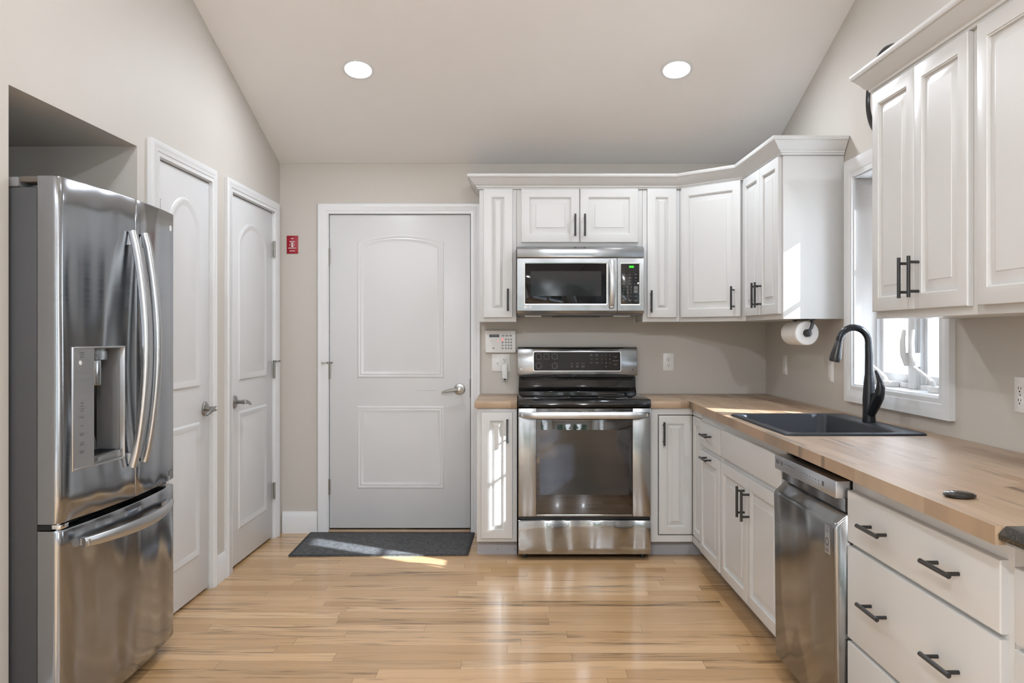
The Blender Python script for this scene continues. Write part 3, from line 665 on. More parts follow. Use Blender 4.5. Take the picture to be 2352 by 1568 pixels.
# gooseneck arc
P = [(FU, FV, zn), (FU, FV + .000, zn + .08), (FU, FV + .002, zn + .13)]
for j in range(0, 13):
    th = R_(180 * j / 12 * .97); P.append((FU, FV + .002 + rr * (1 - math.cos(th)), zn + .14 + rr * 1.02 * math.sin(th)))
mb.tube(P, [.0175, .0165, .015] + [.0145] * 13, 20); part(t, 'neck', mb, 'faucet')
ex = P[-1]; dv = Vector((0, P[-1][1] - P[-2][1], P[-1][2] - P[-2][2])).normalized()
mb = MB(); mb.lathe((ex[0], ex[1], ex[2]), (0, dv.y, dv.z), [(0, .0155), (.004, .0165), (.03, .019), (.065, .0235), (.082, .0235), (.090, .021), (.0905, .0)], 28); part(t, 'spray_head', mb, 'blackmetal')
mb = MB(); mb.tube([(FU + .004, FV, zf + .03), (FU + .030, FV - .012, zf + .075), (FU + .050, FV - .018, zf + .112), (FU + .055, FV - .020, zf + .126)], [.022, .023, .0245, .0225], 20); part(t, 'handle_hub', mb, 'faucet')
mb = MB(); mb.tube([(FU + .055, FV - .020, zf + .124), (FU + .062, FV - .022, zf + .148), (FU + .060, FV - .020, zf + .178), (FU + .050, FV - .014, zf + .206), (FU + .042, FV - .010, zf + .222)], [.0215, .0185, .012, .008, .005], 18); part(t, 'lever_handle', mb, 'faucet')

# ================================================================== REFRIGERATOR
t = thing('refrigerator', 'stainless french-door refrigerator with water dispenser in the wall alcove', 'refrigerator', LEFT, -2.42, -.3, 0)
fa0, fa1 = -2.832, -2.008
mb = MB(); mb.box(fa0, fa1, -.62, .078, .03, 1.752); part(t, 'cabinet_body', mb, 'fridgeside', .004)
mb = MB(); mb.box(fa0 - .001, fa1 + .001, -.60, .02, 1.753, 1.785); part(t, 'top_cap', mb, 'fridgecap', .006)
mb = MB()
for s0, s1 in ((fa0 + .004, fa0 + .075), (fa1 - .075, fa1 - .004)):
    mb.prism([(s0, .02), (s1, .02), (s1, .11), (s0 + .02, .125), (s0, .11)], 1.768, 1.787)
pieces(t, 'hinge_cover', mb, 'brownplastic', .004)
da0, da1, seam = -2.836, -1.985, -2.384; dm = (da0 + da1) / 2; hwid = (da1 - da0) / 2
def vfront(a): q_ = (a - dm) / hwid; return .150 + .028 * (1 - q_ * q_)
def edge(a, x0, x1, rad):
    """round over near vertical edges"""
    d_ = min(a - x0, x1 - a); 
    if d_ >= rad: return 0
    return -(rad - math.sqrt(max(0, rad * rad - (rad - d_) ** 2)))
def fr_door(name, x0, x1, z0, z1, r0, r1, hole=None, vback=.082):
    xs = set()
    for rad, base, sg in ((r0, x0, 1), (r1, x1, -1)):
        for j in range(7): xs.add(round(base + sg * rad * (1 - math.cos(R_(90 * j / 6))), 5))
    n_ = 14
    for j in range(n_ + 1): xs.add(round(x0 + r0 + (x1 - x0 - r0 - r1) * j / n_, 5))
    zs = {z0, z0 + .004, z1 - .004, z1}
    for j in range(1, 12): zs.add(round(z0 + (z1 - z0) * j / 12, 5))
    if hole:
        xs = {x for x in xs if abs(x - hole[0]) > .006 and abs(x - hole[1]) > .006} | {hole[0], hole[1]}; zs = {z for z in zs if abs(z - hole[2]) > .01 and abs(z - hole[3]) > .01} | {hole[2], hole[3]}
    xs = sorted(xs); zs = sorted(zs)
    def vv(x, z):
        e0 = 0
        if x - x0 < r0: e0 = -(r0 - math.sqrt(max(0, r0 * r0 - (r0 - (x - x0)) ** 2)))
        if x1 - x < r1: e0 = -(r1 - math.sqrt(max(0, r1 * r1 - (r1 - (x1 - x)) ** 2)))
        ez = -.004 if z in (z0, z1) else 0
        return vfront(x) + e0 + ez
    mb = MB(); G = [[mb.vert(x, vv(x, z), z) for x in xs] for z in zs]; Bk = [[mb.vert(x, vback, z) for x in xs] for z in zs]
    for j in range(len(zs) - 1):
        for i in range(len(xs) - 1):
            if not (hole and hole[0] <= xs[i] < hole[1] and hole[2] <= zs[j] < hole[3]): mb.face([G[j][i], G[j][i + 1], G[j + 1][i + 1], G[j + 1][i]])
            mb.face([Bk[j][i], Bk[j + 1][i], Bk[j + 1][i + 1], Bk[j][i + 1]])
    for i in range(len(xs) - 1):
        mb.face([G[0][i], Bk[0][i], Bk[0][i + 1], G[0][i + 1]]); mb.face([G[-1][i], G[-1][i + 1], Bk[-1][i + 1], Bk[-1][i]])
    for j in range(len(zs) - 1):
        mb.face([G[j][0], G[j + 1][0], Bk[j + 1][0], Bk[j][0]]); mb.face([G[j][-1], Bk[j][-1], Bk[j + 1][-1], G[j + 1][-1]])
    return part(t, name, mb, 'fridgesteel', ang=45)
dh0, dh1, dz0, dz1 = -2.772, -2.470, .853, 1.246
ld = fr_door('left_door', da0, seam, .694, 1.786, .022, .006, (dh0, dh1, dz0, dz1))
rd = fr_door('right_door', seam + .005, da1, .694, 1.786, .006, .012)
fz = fr_door('freezer_drawer', da0, da1, .05, .672, .022, .012)
mb = MB(); mb.box(da0 + .02, da1 - .02, .02, .09, .012, .048); part(t, 'base_grille', mb, 'grey', .004)
mb = MB(); mb.box(da0 + .006, da1 - .006, .0785, .120, .674, .692); part(t, 'door_gasket', mb, 'darkgap')
mb = MB(); mb.prism([(da0 + .008, .10), (da0 + .05, .10), (da0 + .055, .15), (da0 + .012, .148)], .676, .690); mb.cyl((da0 + .028, .13, .670), (da0 + .028, .13, .695), .010); part(t, 'middle_hinge', mb, 'chrome', .001)
# dispenser
vd = vfront(dh0) + .000; ve = vfront(dh1)
dv_ = lambda a: vfront(a)
mb = MB()
def strip(x0, x1, z0, z1, off0, back, n_=6):
    L0 = []
    for j in range(n_ + 1):
        a = x0 + (x1 - x0) * j / n_; L0.append([(a, back, z0), (a, dv_(a) + off0, z0), (a, dv_(a) + off0, z1), (a, back, z1)])
    mb.loft(L0)
cs = -2.662
strip(dh0, dh1, dz0 - .003, dz0 + .003, .003, .09); strip(dh0, dh1, dz1 - .003, dz1 + .003, .003, .09); strip(dh0 - .003, dh0 + .003, dz0 - .003, dz1 + .003, .003, .09, 1); strip(dh1 - .003, dh1 + .003, dz0 - .003, dz1 + .003, .003, .09, 1)
disp = part(ld, 'dispenser', mb, 'handlesteel', .0008)
mb = MB(); strip(dh0 + .003, cs, dz0 + .003, dz1 - .003, .0015, .09); part(disp, 'dispenser_panel', mb, 'handlesteel')
mb = MB(); mb.box(cs, dh1 - .003, .0835, .088, dz0 + .03, dz1 - .003); mb.box(dh1 - .02, dh1 - .003, .088, .165, dz0 + .03, dz1 - .003); mb.box(cs, cs + .004, .088, .16, dz0 + .03, dz1 - .003)
part(disp, 'dispenser_cavity', mb, 'grey', .002)
mb = MB(); mb.prism([(cs + .02, .09), (dh1 - .05, .09), (dh1 - .06, .15), (cs + .03, .15)], dz1 - .045, dz1 - .004); mb.cyl((cs + .062, .128, dz1 - .13), (cs + .062, .128, dz1 - .045), .030, 28); mb.cyl((cs + .062, .122, dz1 - .16), (cs + .062, .122, dz1 - .13), .010, 16)
part(disp, 'nozzle', mb, 'steel', .003)
mb = MB(); strip(cs, dh1 - .003, dz0 + .003, dz0 + .030, -.002, .09); part(disp, 'drip_tray', mb, 'steel', .002)
mb = MB()
for j in range(9): a = cs + .02 + j * .018; mb.box(a, a + .009, .10, .155, dz0 + .0302, dz0 + .0325)
pieces(disp, 'tray_slot', mb, 'black')
mb = MB()
for j, (zz, ww) in enumerate(((1.228, .03), (1.221, .018), (1.214, .024), (1.064, .016), (1.054, .022), (1.046, .022), (1.038, .018), (1.018, .024), (.990, .014), (.966, .024), (.960, .018), (.936, .020), (.929, .024), (.908, .026), (.902, .014))):
    a = -2.728; mb.loft([[(a - ww / 2, dv_(a - ww / 2) + .0014, zz), (a + ww / 2, dv_(a + ww / 2) + .0014, zz), (a + ww / 2, dv_(a + ww / 2) + .0014, zz + .003), (a - ww / 2, dv_(a - ww / 2) + .0014, zz + .003)], [(a - ww / 2, dv_(a) + .0022, zz), (a + ww / 2, dv_(a) + .0030, zz), (a + ww / 2, dv_(a) + .0030, zz + .003), (a - ww / 2, dv_(a) + .0022, zz + .003)]])
pieces(disp, 'panel_marking', mb, 'darktext')
mb = MB(); a = -2.735; mb.cyl((a, dv_(a) + .001, 1.197), (a, dv_(a) + .0025, 1.197), .007); part(disp, 'panel_button', mb, 'whitetext')
# handles
def bow(root, a, z0, z1, lean):
    k = 16; P = []; W = []
    for j in range(k + 1):
        q_ = j / k; z = z0 + (z1 - z0) * q_; s_ = math.sin(math.pi * q_); P.append((a, vfront(a) + .012 + .050 * s_ ** .8, z)); w_ = .015 + .004 * s_; h_ = .0115
        W.append([(w_, h_ * .7), (w_ * .8, h_), (-w_ * .8, h_), (-w_, h_ * .7), (-w_, -h_ * .7), (-w_ * .8, -h_), (w_ * .8, -h_), (w_, -h_ * .7)])
    mb = MB(); mb.sweep(P, (1, 0, 0), W)
    for z in (z0 + .03, z1 - .03): mb.box(a - .008, a + .008, vfront(a) - .002, vfront(a) + .025, z - .02, z + .02)
    part(root, 'handle', mb, 'handlesteel', ang=50)
bow(ld, -2.432, .812, 1.662, 0); bow(rd, -2.336, .818, 1.664, 0)
mb = MB(); P = []; W = []
for j in range(21):
    q_ = j / 20; a = -2.735 + .665 * q_; s_ = math.sin(math.pi * q_); P.append((a, vfront(a) + .012 + .045 * s_ ** .8, .613)); w_ = .015 + .006 * s_
    W.append([(w_, .004), (w_ * .6, .009), (-w_ * .6, .009), (-w_, .004), (-w_, -.004), (-w_ * .6, -.009), (w_ * .6, -.009), (w_, -.004)])
mb.sweep(P, (0, 0, 1), W)
for a in (-2.71, -2.095): mb.box(a - .02, a + .02, vfront(a) - .002, vfront(a) + .025, .603, .623)
part(fz, 'handle', mb, 'handlesteel', ang=50)
mb = MB(); a = -2.036; mb.cyl((a, vfront(a) - .001, 1.722), (a, vfront(a) + .0012, 1.722), .012, 24); part(rd, 'round_logo', mb, 'whitetext', label='small round silver logo')
mb = MB(); mb.loft([[(x, vfront(x) - .002, z) for x, z in ((-2.052, .715), (-2.004, .715), (-2.004, .735), (-2.052, .735))], [(x, vfront(x) + .0012, z) for x, z in ((-2.052, .715), (-2.004, .715), (-2.004, .735), (-2.052, .735))]])
part(rd, 'badge', mb, 'grey', label='small dark rectangular badge')

# ================================================================== RANGE
t = thing('range', 'stainless freestanding electric range with black glass oven door', 'range', BACK, .379, .3, 0)
mb = MB(); mb.box(.002, .757, .03, .635, .04, .868); part(t, 'body', mb, 'fridgeside', .002)
mb = MB(); mb.cyl((.04, .60, 0), (.04, .60, .04), .014); mb.cyl((.72, .60, 0), (.72, .60, .04), .014); pieces(t, 'foot', mb, 'black')
mb = MB(); mb.box(.002, .757, .100, .645, .869, .912); mb.loft([[(x, .645, .869), (x, .668, .874), (x, .676, .890), (x, .672, .908), (x, .655, .918), (x, .645, .9185)] for x in (.0, .759)])
ck = part(t, 'cooktop', mb, 'enamel', .003)
mb = MB(); mb.box(.004, .755, .105, .652, .9125, .9185); part(ck, 'glass_surface', mb, 'blackglass', .001)
mb = MB()
for (a, v, r) in ((.20, .50, .105), (.56, .50, .085), (.20, .25, .08), (.56, .25, .10)): mb.lathe((a, v, .9186), (0, 0, 1), [(0, r), (.0002, r), (.0002, r - .003), (0, r - .003), (0, r)], 48)
pieces(ck, 'burner_ring', mb, 'greytext')
# backguard
mb = MB(); mb.loft([[(x, .03, .869), (x, .100, .869), (x, .102, .925), (x, .088, .935), (x, .070, .960), (x, .064, 1.018), (x, .030, 1.018)] for x in (.004, .755)]); bgp = part(t, 'backguard', mb, 'enamel', .002)
mb = MB()
for x0, x1 in ((.01, .045), (.05, .16), (.23, .35), (.358, .405), (.415, .71), (.717, .75)): mb.box(x0, x1, .050, .072, 1.019, 1.028)
pieces(bgp, 'vent_slot', mb, 'grey')
mb = MB(); rk = [(.02, 1.022), (.118, 1.030), (.121, 1.036), (.104, 1.196), (.096, 1.206), (.085, 1.210), (.02, 1.210)]
mb.loft([[(x, v, z) for v, z in rk] for x in (-.002, .759)]); cp = part(t, 'control_console', mb, 'steel', .002)
sl = (.104 - .121) / (1.196 - 1.036); vz = lambda z: .121 + (z - 1.036) * sl
def tilt(pl, d=0): return [(a, vz(z) + d, z) for a, _, z in pl]
mb = MB(); mb.loft([tilt(rrect(.097, .655, 1.056, 1.181, .010, 0), -.002), tilt(rrect(.097, .655, 1.056, 1.181, .010, 0), .002)]); part(cp, 'display_frame', mb, 'handlesteel')
mb = MB(); mb.loft([tilt(rrect(.100, .652, 1.059, 1.178, .008, 0), .000), tilt(rrect(.100, .652, 1.059, 1.178, .008, 0), .003)]); dp = part(cp, 'control_panel', mb, 'blackglass')
mb = MB()
def tiltall(mb): 
    for v in mb.bm.verts: v.co.y = v.co.y - (vz(v.co.z) + .0028)
for a, z in ((.130, 1.150), (.181, 1.150), (.233, 1.150), (.130, 1.092), (.233, 1.092)):
    k = 22; L0 = []
    for j in range(k + 1):
        th = R_(-50 + 280 * j / k); r = .0165; L0.append([(a + (r + q_) * math.cos(th), v_, z + (r + q_) * math.sin(th)) for q_, v_ in ((0, 0), (.0012, 0), (.0012, .0004), (0, .0004))])
    mb.loft(L0); mb.text('8', .010, a, 0, z - .020); mb.box(a - .019, a - .006, 0, .0004, z - .0175, z - .0165); mb.box(a + .006, a + .019, 0, .0004, z - .0175, z - .0165)
for r_, row in enumerate(('123', '456', '789')):
    for c_, ch in enumerate(row): mb.text(ch, .011, .535 + c_ * .025, 0, 1.156 - r_ * .024)
mb.text('0', .011, .560, 0, 1.084)
for tx, a, z in (('Light', .343, 1.105), ('Clean', .377, 1.105), ('Settings', .413, 1.105), ('Start\nTime', .343, 1.086), ('Cook\nTime', .377, 1.086), ('Timer\nOn/Off', .413, 1.086),
                 ('Conv.\nBake', .467, 1.158), ('Conv.\nRoast', .502, 1.158), ('Bake', .467, 1.133), ('Broil', .502, 1.133), ('Warm', .467, 1.109), ('Proof', .502, 1.109), ('CLEAR', .620, 1.147), ('START', .620, 1.098)):
    mb.text(tx, .0072, a, 0, z)
mb.box(.600, .640, 0, .0004, 1.122, 1.1235)
tiltall(mb); part(dp, 'panel_print', mb, 'greytext', ang=10)
mb = MB(); mb.lathe((.020, vz(1.069), 1.069), (0, 1, 0), [(0, .0085), (.0015, .0085), (.0015, .006), (0.001, 0)], 24); mb.box(.018, .022, vz(1.069), vz(1.069) + .002, 1.066, 1.072); part(cp, 'logo', mb, 'whitetext', label='small round logo')
mb = MB(); mb.box(.728, .736, vz(1.065), vz(1.065) + .001, 1.062, 1.071); part(cp, 'small_emblem', mb, 'darktext')
# oven door
mb = MB(); vf = .672
mb.box(.001, .104, .636, vf, .250, .868); mb.box(.654, .757, .636, vf, .250, .868); mb.box(.104, .654, .636, vf - .004, .250, .262)
od = part(t, 'oven_door', mb, 'steel', .003)
mb = MB(); mb.box(.1045, .6535, .637, vf - .001, .263, .866); ow = part(od, 'oven_window', mb, 'ovenglass', .001)
mb = MB(); mb.loft([rrect(.124, .634, .375, .745, .006, vf - .0012), rrect(.124, .634, .375, .745, .006, vf - .0004)]); part(ow, 'inner_window', mb, 'ovenscreen')
mb = MB()
for x0, x1 in ((.125, .21), (.225, .36), (.40, .53), (.56, .64)): mb.box(x0, x1, vf - .002, vf + .0006, .846, .851)
pieces(ow, 'vent_slot', mb, 'darkgap')
mb = MB(); P = []; W = []
for j in range(25):
    q_ = j / 24; a = .008 + .738 * q_; s_ = min(1, math.sin(math.pi * q_) * 3.2); P.append((a, vf + .004 + .045 * s_ ** .6, .832)); w_ = .014 + .006 * s_
    W.append([(w_, .003), (w_ * .7, .008), (-w_ * .7, .008), (-w_, .003), (-w_, -.004), (-w_ * .6, -.008), (w_ * .6, -.008), (w_, -.004)])
mb.sweep(P, (0, 0, 1), W)
for a in (.035, .72): mb.box(a - .015, a + .015, vf - .001, vf + .03, .824, .840)
part(od, 'handle', mb, 'handlesteel', ang=50)
mb = MB(); mb.box(.004, .754, .60, .640, .229, .249); part(t, 'drawer_gap', mb, 'black')
mb = MB(); rz = [(.636, .034), (.666, .034), (.670, .040), (.673, .08), (.673, .18), (.671, .222), (.667, .228), (.636, .228)]
mb.loft([[(x, v, z) for v, z in rz] for x in (.001, .757)]); part(t, 'storage_drawer', mb, 'wavysteel', .0015)

# ================================================================== MICROWAVE
t = thing('microwave', 'stainless over-the-range microwave oven with green clock display', 'microwave', BACK, .374, .2, 1.403)
X0, X1 = -.008, .760
mb = MB(); mb.box(X0 + .003, X1 - .003, .002, .372, 1.404, 1.822); bd = part(t, 'body', mb, 'grey', .003)
mb = MB(); mb.loft([[(x, .373, 1.7525), (x, .400, 1.7525), (x, .402, 1.758), (x, .400, 1.806), (x, .388, 1.8175), (x, .373, 1.8205)] for x in (X0 + .001, X1 - .001)]); part(t, 'vent_grille', mb, 'steel', .001)
mb = MB(); vf = .402
def frame_rect(mb, A0, A1, Z0, Z1, b0, b1, c0, c1, v0, v1):
    mb.box(A0, b0, v0, v1, Z0, Z1); mb.box(b1, A1, v0, v1, Z0, Z1); mb.box(b0, b1, v0, v1, Z0, c0); mb.box(b0, b1, v0, v1, c1, Z1)
rpanel(mb, X0 + .001, .597, 1.431, 1.7495, .003, [(0, .373), (0, vf - .002), (.002, vf)]); mb.loft([[(x, .373, 1.416), (x, .392, 1.416), (x, vf - .001, 1.4305), (x, .373, 1.4305)] for x in (X0 + .001, .597)])
md = part(t, 'door', mb, 'steel')
mb = MB(); rpanel(mb, .036, .539, 1.468, 1.724, .010, [(0, vf - .001), (0, vf + .002), (.006, vf + .0015), (.008, vf - .0005)]); part(md, 'window_bezel', mb, 'chrome')
mb = MB(); rpanel(mb, .042, .533, 1.474, 1.718, .006, [(0, vf - .001), (0, vf + .001), (.001, vf + .0014)]); gw = part(md, 'window', mb, 'blackglass')
mb = MB(); rpanel(mb, .076, .501, 1.521, 1.671, .003, [(0, vf + .001), (0, vf + .0018)]); part(gw, 'window_screen', mb, 'mwmesh')
mb = MB(); P = []; W = []
for j in range(17):
    q_ = j / 16; z = 1.448 + .288 * q_; s_ = math.sin(math.pi * q_); P.append((.562 + .004 * s_, vf + .006 + .034 * s_ ** .7, z)); w_ = .014 + .003 * s_
    W.append([(w_, .002), (w_ * .7, .007), (-w_ * .7, .007), (-w_, .002), (-w_, -.003), (-w_ * .6, -.007), (w_ * .6, -.007), (w_, -.003)])
mb.sweep(P, (1, 0, 0), W)
for z in (1.462, 1.722): mb.box(.554, .572, vf - .001, vf + .02, z - .01, z + .01)
part(md, 'handle', mb, 'handlesteel', ang=50)
mb = MB(); mb.cyl((.044, vf - .0005, 1.4535), (.044, vf + .0008, 1.4535), .0085, 24); mb.text('LG', .021, .054, vf + .0005, 1.4535, 'LEFT', .0005); part(md, 'logo', mb, 'whitetext', ang=10)
mb = MB(); mb.text('L', .010, .0425, vf + .0009, 1.4535); part(md, 'logo_letter', mb, 'steel')
mb = MB(); rpanel(mb, .599, X1 - .001, 1.431, 1.7495, .003, [(0, .373), (0, vf - .002), (.002, vf)]); mb.loft([[(x, .373, 1.416), (x, .392, 1.416), (x, vf - .001, 1.4305), (x, .373, 1.4305)] for x in (.599, X1 - .001)])
mp_ = part(t, 'control_side', mb, 'steel')
mb = MB(); rpanel(mb, .613, .737, 1.466, 1.722, .010, [(0, vf - .001), (0, vf + .002), (.006, vf + .0015), (.008, vf - .0005)]); part(mp_, 'panel_bezel', mb, 'chrome')
mb = MB(); rpanel(mb, .619, .731, 1.474, 1.715, .007, [(0, vf - .001), (0, vf + .001), (.001, vf + .0014)]); kp = part(mp_, 'keypad', mb, 'enamel')
mb = MB()
def seg7(mb, ch, a, z, v, w_=.0062, h=.011, t_=.0016):
    S = {'0': 'abcdef', '1': 'bc', '5': 'acdfg'}[ch]
    R4 = dict(a=(0, w_, h - t_, h), b=(w_ - t_, w_, h / 2, h), c=(w_ - t_, w_, 0, h / 2), d=(0, w_, 0, t_), e=(0, t_, 0, h / 2), f=(0, t_, h / 2, h), g=(0, w_, h / 2 - t_ / 2, h / 2 + t_ / 2))
    for s_ in S: x0, x1, y0, y1 = R4[s_]; mb.box(a + x0, a + x1, v, v + .0006, z + y0, z + y1)
for i, ch in enumerate('1055'): seg7(mb, ch, .6655 + i * .0083, 1.692, vf + .0012)
part(kp, 'clock_display', mb, 'green', label='glowing green clock digits')
mb = MB(); kv = vf + .0013
for r_, row in enumerate(('123', '456', '789')):
    for c_, ch in enumerate(row): mb.text(ch, .0105, .636 + c_ * .0225, kv, 1.574 - r_ * .0165)
mb.text('0', .0105, .6585, kv, 1.520)
for tx, a, z in (('Popcorn', .636, 1.651), ('Cook', .673, 1.651), ('Reheat', .710, 1.651), ('Potato', .636, 1.632), ('Auto\nDefrost', .673, 1.631), ('Time\nDefrost', .710, 1.631), ('Add\n30s', .636, 1.613), ('Time\nCook', .673, 1.613), ('Vent', .710, 1.613),
                 ('Soften\nMelt', .636, 1.595), ('Power\nLevel', .673, 1.595), ('Light', .704, 1.595), ('CLEAR', .709, 1.571), ('START', .709, 1.548), ('Fan\nTurbo', .709, 1.520), ('Clock', .636, 1.520), ('Timer', .682, 1.520), ('Custom\nSet', .636, 1.494), ('Extended\nCook', .673, 1.494), ('Kitchen\nTimer', .710, 1.494)):
    mb.text(tx, .0058, a, kv, z)
mb.box(.699, .7195, kv, kv + .0003, 1.559, 1.5602)
part(kp, 'keypad_print', mb, 'greytext', ang=10)
mb = MB(); mb.box(.698, .7205, vf + .0008, vf + .0017, 1.562, 1.580); mb.box(.698, .7205, vf + .0008, vf + .0017, 1.539, 1.557); pieces(kp, 'key', mb, 'grey')
mb = MB(); mb.cyl((.7235, vf, 1.598), (.7235, vf + .004, 1.598), .0056, 20); part(kp, 'white_button', mb, 'whitetext')
mb = MB()
for a0_, a1_, z_ in ((.623, .631, 1.455), (.631, .633, 1.458), (.6195, .6215, 1.445), (.628, .636, 1.445)): mb.box(a0_, a1_, vf, vf + .0006, z_, z_ + .002)
part(mp_, 'small_emblem', mb, 'darktext')
mb = MB(); mb.prism([(.215, .10), (.515, .10), (.500, .34), (.235, .34)], 1.398, 1.4035); part(bd, 'under_vent', mb, 'black')
mb = MB(); mb.box(.04, .14, .25, .36, 1.3985, 1.4035); mb.box(.58, .68, .25, .36, 1.3985, 1.4035); pieces(bd, 'grease_filter', mb, 'hinge')

# ================================================================== DISHWASHER
t = thing('dishwasher', 'stainless dishwasher with a pale control strip between the sink and the drawers', 'dishwasher', RIGHT, 2.568, .3, 0)
mb = MB(); mb.box(2.266, 2.869, .02, .612, .0745, .836); part(t, 'body', mb, 'black')
mb = MB(); mb.box(2.27, 2.866, .02, .55, .0, .074); part(t, 'toe_kick', mb, 'black')
mb = MB(); y0, y1 = 2.268, 2.867
dpz = [(.613, .740), (.655, .706), (.663, .698), (.666, .685), (.664, .60), (.661, .30), (.659, .083), (.650, .075), (.613, .075)]
L0 = []
for x, ins in ((y0, .012), (y0 + .003, .004), (y0 + .012, 0), (y1 - .012, 0), (y1 - .003, .004), (y1, .012)):
    L0.append([(x, max(.613, v - ins) if v > .613 else v, z) for v, z in dpz])
mb.loft(L0); dd = part(t, 'door', mb, 'dwsteel', ang=50)
mb = MB(); mb.box(y0 + .001, y1 - .001, .613, .6595, .783, .8365); cpn = part(t, 'control_strip', mb, 'dwpanel', .002)
mb = MB(); mb.box(y0 + .001, y1 - .001, .613, .630, .741, .782); part(t, 'pocket_handle', mb, 'dwsteel')
mb = MB(); vv_ = .6596
mb.cyl((2.292, vv_ - .001, .812), (2.292, vv_ + .0006, .812), .008, 20); mb.text('LG', .017, 2.302, vv_, .812, 'LEFT', .0006)
mb.box(2.345, 2.360, vv_, vv_ + .0006, .804, .819); mb.box(2.752, 2.768, vv_, vv_ + .0006, .803, .818)
for a, ln_ in ((2.385, .012), (2.405, .02), (2.43, .03), (2.465, .012), (2.482, .014)): mb.box(a, a + ln_, vv_, vv_ + .0004, .813, .8155)
for a in (2.41, 2.45, 2.475): mb.box(a, a + .012, vv_, vv_ + .0004, .801, .803)
for i in range(7):
    a = 2.56 + i * .026; mb.box(a, a + .010, vv_, vv_ + .0004, .812, .8145); mb.box(a + .002, a + .008, vv_, vv_ + .0004, .803, .805)
part(cpn, 'control_print', mb, 'darktext', ang=10)
mb = MB(); vs = .6665
mb.box(2.795, 2.832, .655, vs, .600, .688); stk = part(dd, 'sticker', mb, 'dwpanel', label='small grey energy sticker')
mb = MB(); mb.lathe((2.8135, vs, .638), (0, 1, 0), [(0, .013), (.0006, .013), (.0006, .009), (0, .009), (0, .013)], 24)
for z in (.682, .676, .670, .612, .607): mb.box(2.800, 2.827, vs, vs + .0005, z, z + .002)
part(stk, 'sticker_print', mb, 'darktext', ang=10)

# ================================================================== WALL FITTINGS
def outlet(F, a, z, label, wdt=.070):
    t = thing('electrical_outlet', label, 'outlet', F, a, 0, z - .057)
    mb = MB(); mb.panel(a - wdt / 2, a + wdt / 2, z - .057, z + .057, [(0, 0), (0, .004), (.003, .006)]); part(t, 'cover_plate', mb, 'plastic')
    for s_ in (-.0195, .0195):
        mb = MB(); rpanel(mb, a - .017, a + .017, z + s_ - .0145, z + s_ + .0145, .009, [(0, .0055), (0, .0075), (.001, .008)]); r_ = part(t, 'socket', mb, 'plastic')
        mb = MB(); mb.box(a - .0075, a - .0052, .0078, .0086, z + s_ - .001, z + s_ + .008); mb.box(a + .0052, a + .0075, .0078, .0086, z + s_ - .001, z + s_ + .007); mb.cyl((a, .0078, z + s_ - .0075), (a, .0086, z + s_ - .0075), .0028, 12); part(r_, 'slots', mb, 'darkgap')
    mb = MB(); mb.cyl((a, .005, z), (a, .007, z), .003, 12); part(t, 'screw', mb, 'nickel'); return t
def switch(F, a, z, label, rocker=True):
    t = thing('light_switch', label, 'switch', F, a, 0, z - .057)
    mb = MB(); mb.panel(a - .035, a + .035, z - .057, z + .057, [(0, 0), (0, .004), (.003, .006)]); part(t, 'cover_plate', mb, 'plastic')
    mb = MB()
    mb.loft([[(x, .0055, z - .033), (x, .0075, z - .033), (x, .0068, z), (x, .0100, z + .033), (x, .0055, z + .033)] for x in (a - .0165, a + .0165)]); part(t, 'rocker', mb, 'plastic')
    mb = MB()
    for s_ in (-.048, .048): mb.cyl((a, .0055, z + s_), (a, .0066, z + s_), .003, 12)
    pieces(t, 'screw', mb, 'nickel')
outlet(BACK, .977, 1.1105, 'white double outlet on the back wall right of the range')
switch(RIGHT, .386, 1.105, 'white rocker switch on the right wall under the paper towels')
switch(RIGHT, 1.113, 1.100, 'white rocker switch on the right wall beside the window trim')
outlet(RIGHT, 2.735, 1.092, 'white double outlet at the right edge of the photo, above the countertop')
# combined switch/outlet with plug-in adapter
t = thing('switch_and_outlet_plate', 'white two-gang plate with a toggle switch and outlet below the alarm keypad', 'outlet', BACK, -.112, 0, 1.049)
mb = MB(); mb.panel(-.170, -.054, 1.049, 1.163, [(0, 0), (0, .004), (.003, .006)]); part(t, 'cover_plate', mb, 'plastic')
mb = MB(); mb.panel(-.140, -.128, 1.092, 1.118, [(0, .0055), (0, .0075), (.001, .008)]); mb.loft([[(x, .007, 1.098), (x, .018, 1.109), (x, .018, 1.114), (x, .007, 1.112)] for x in (-.1375, -.1305)]); part(t, 'toggle_switch', mb, 'plastic', label='white toggle')
mb = MB(); rpanel(mb, -.102, -.072, 1.108, 1.138, .010, [(0, .0055), (0, .0075), (.001, .008)]); r_ = part(t, 'socket', mb, 'plastic')
mb = MB(); mb.box(-.0935, -.0912, .0078, .0086, 1.122, 1.131); mb.box(-.0828, -.0805, .0078, .0086, 1.122, 1.130); mb.cyl((-.087, .0078, 1.115), (-.087, .0086, 1.115), .0028, 12); part(r_, 'slots', mb, 'darkgap')
t = thing('plug_in_adapter', 'slim white plug-in adapter hanging from the outlet below the alarm keypad', 'adapter', BACK, -.086, .01, .995)
mb = MB(); mb.box(-.104, -.069, .0085, .036, 1.004, 1.099); part(t, 'housing', mb, 'plastic', .004)
mb = MB(); mb.box(-.099, -.072, .010, .032, .990, 1.0035); part(t, 'connector', mb, 'plastic', .003)
mb = MB(); mb.box(-.094, -.077, .030, .0325, .994, 1.002); part(t, 'port', mb, 'darkgap')
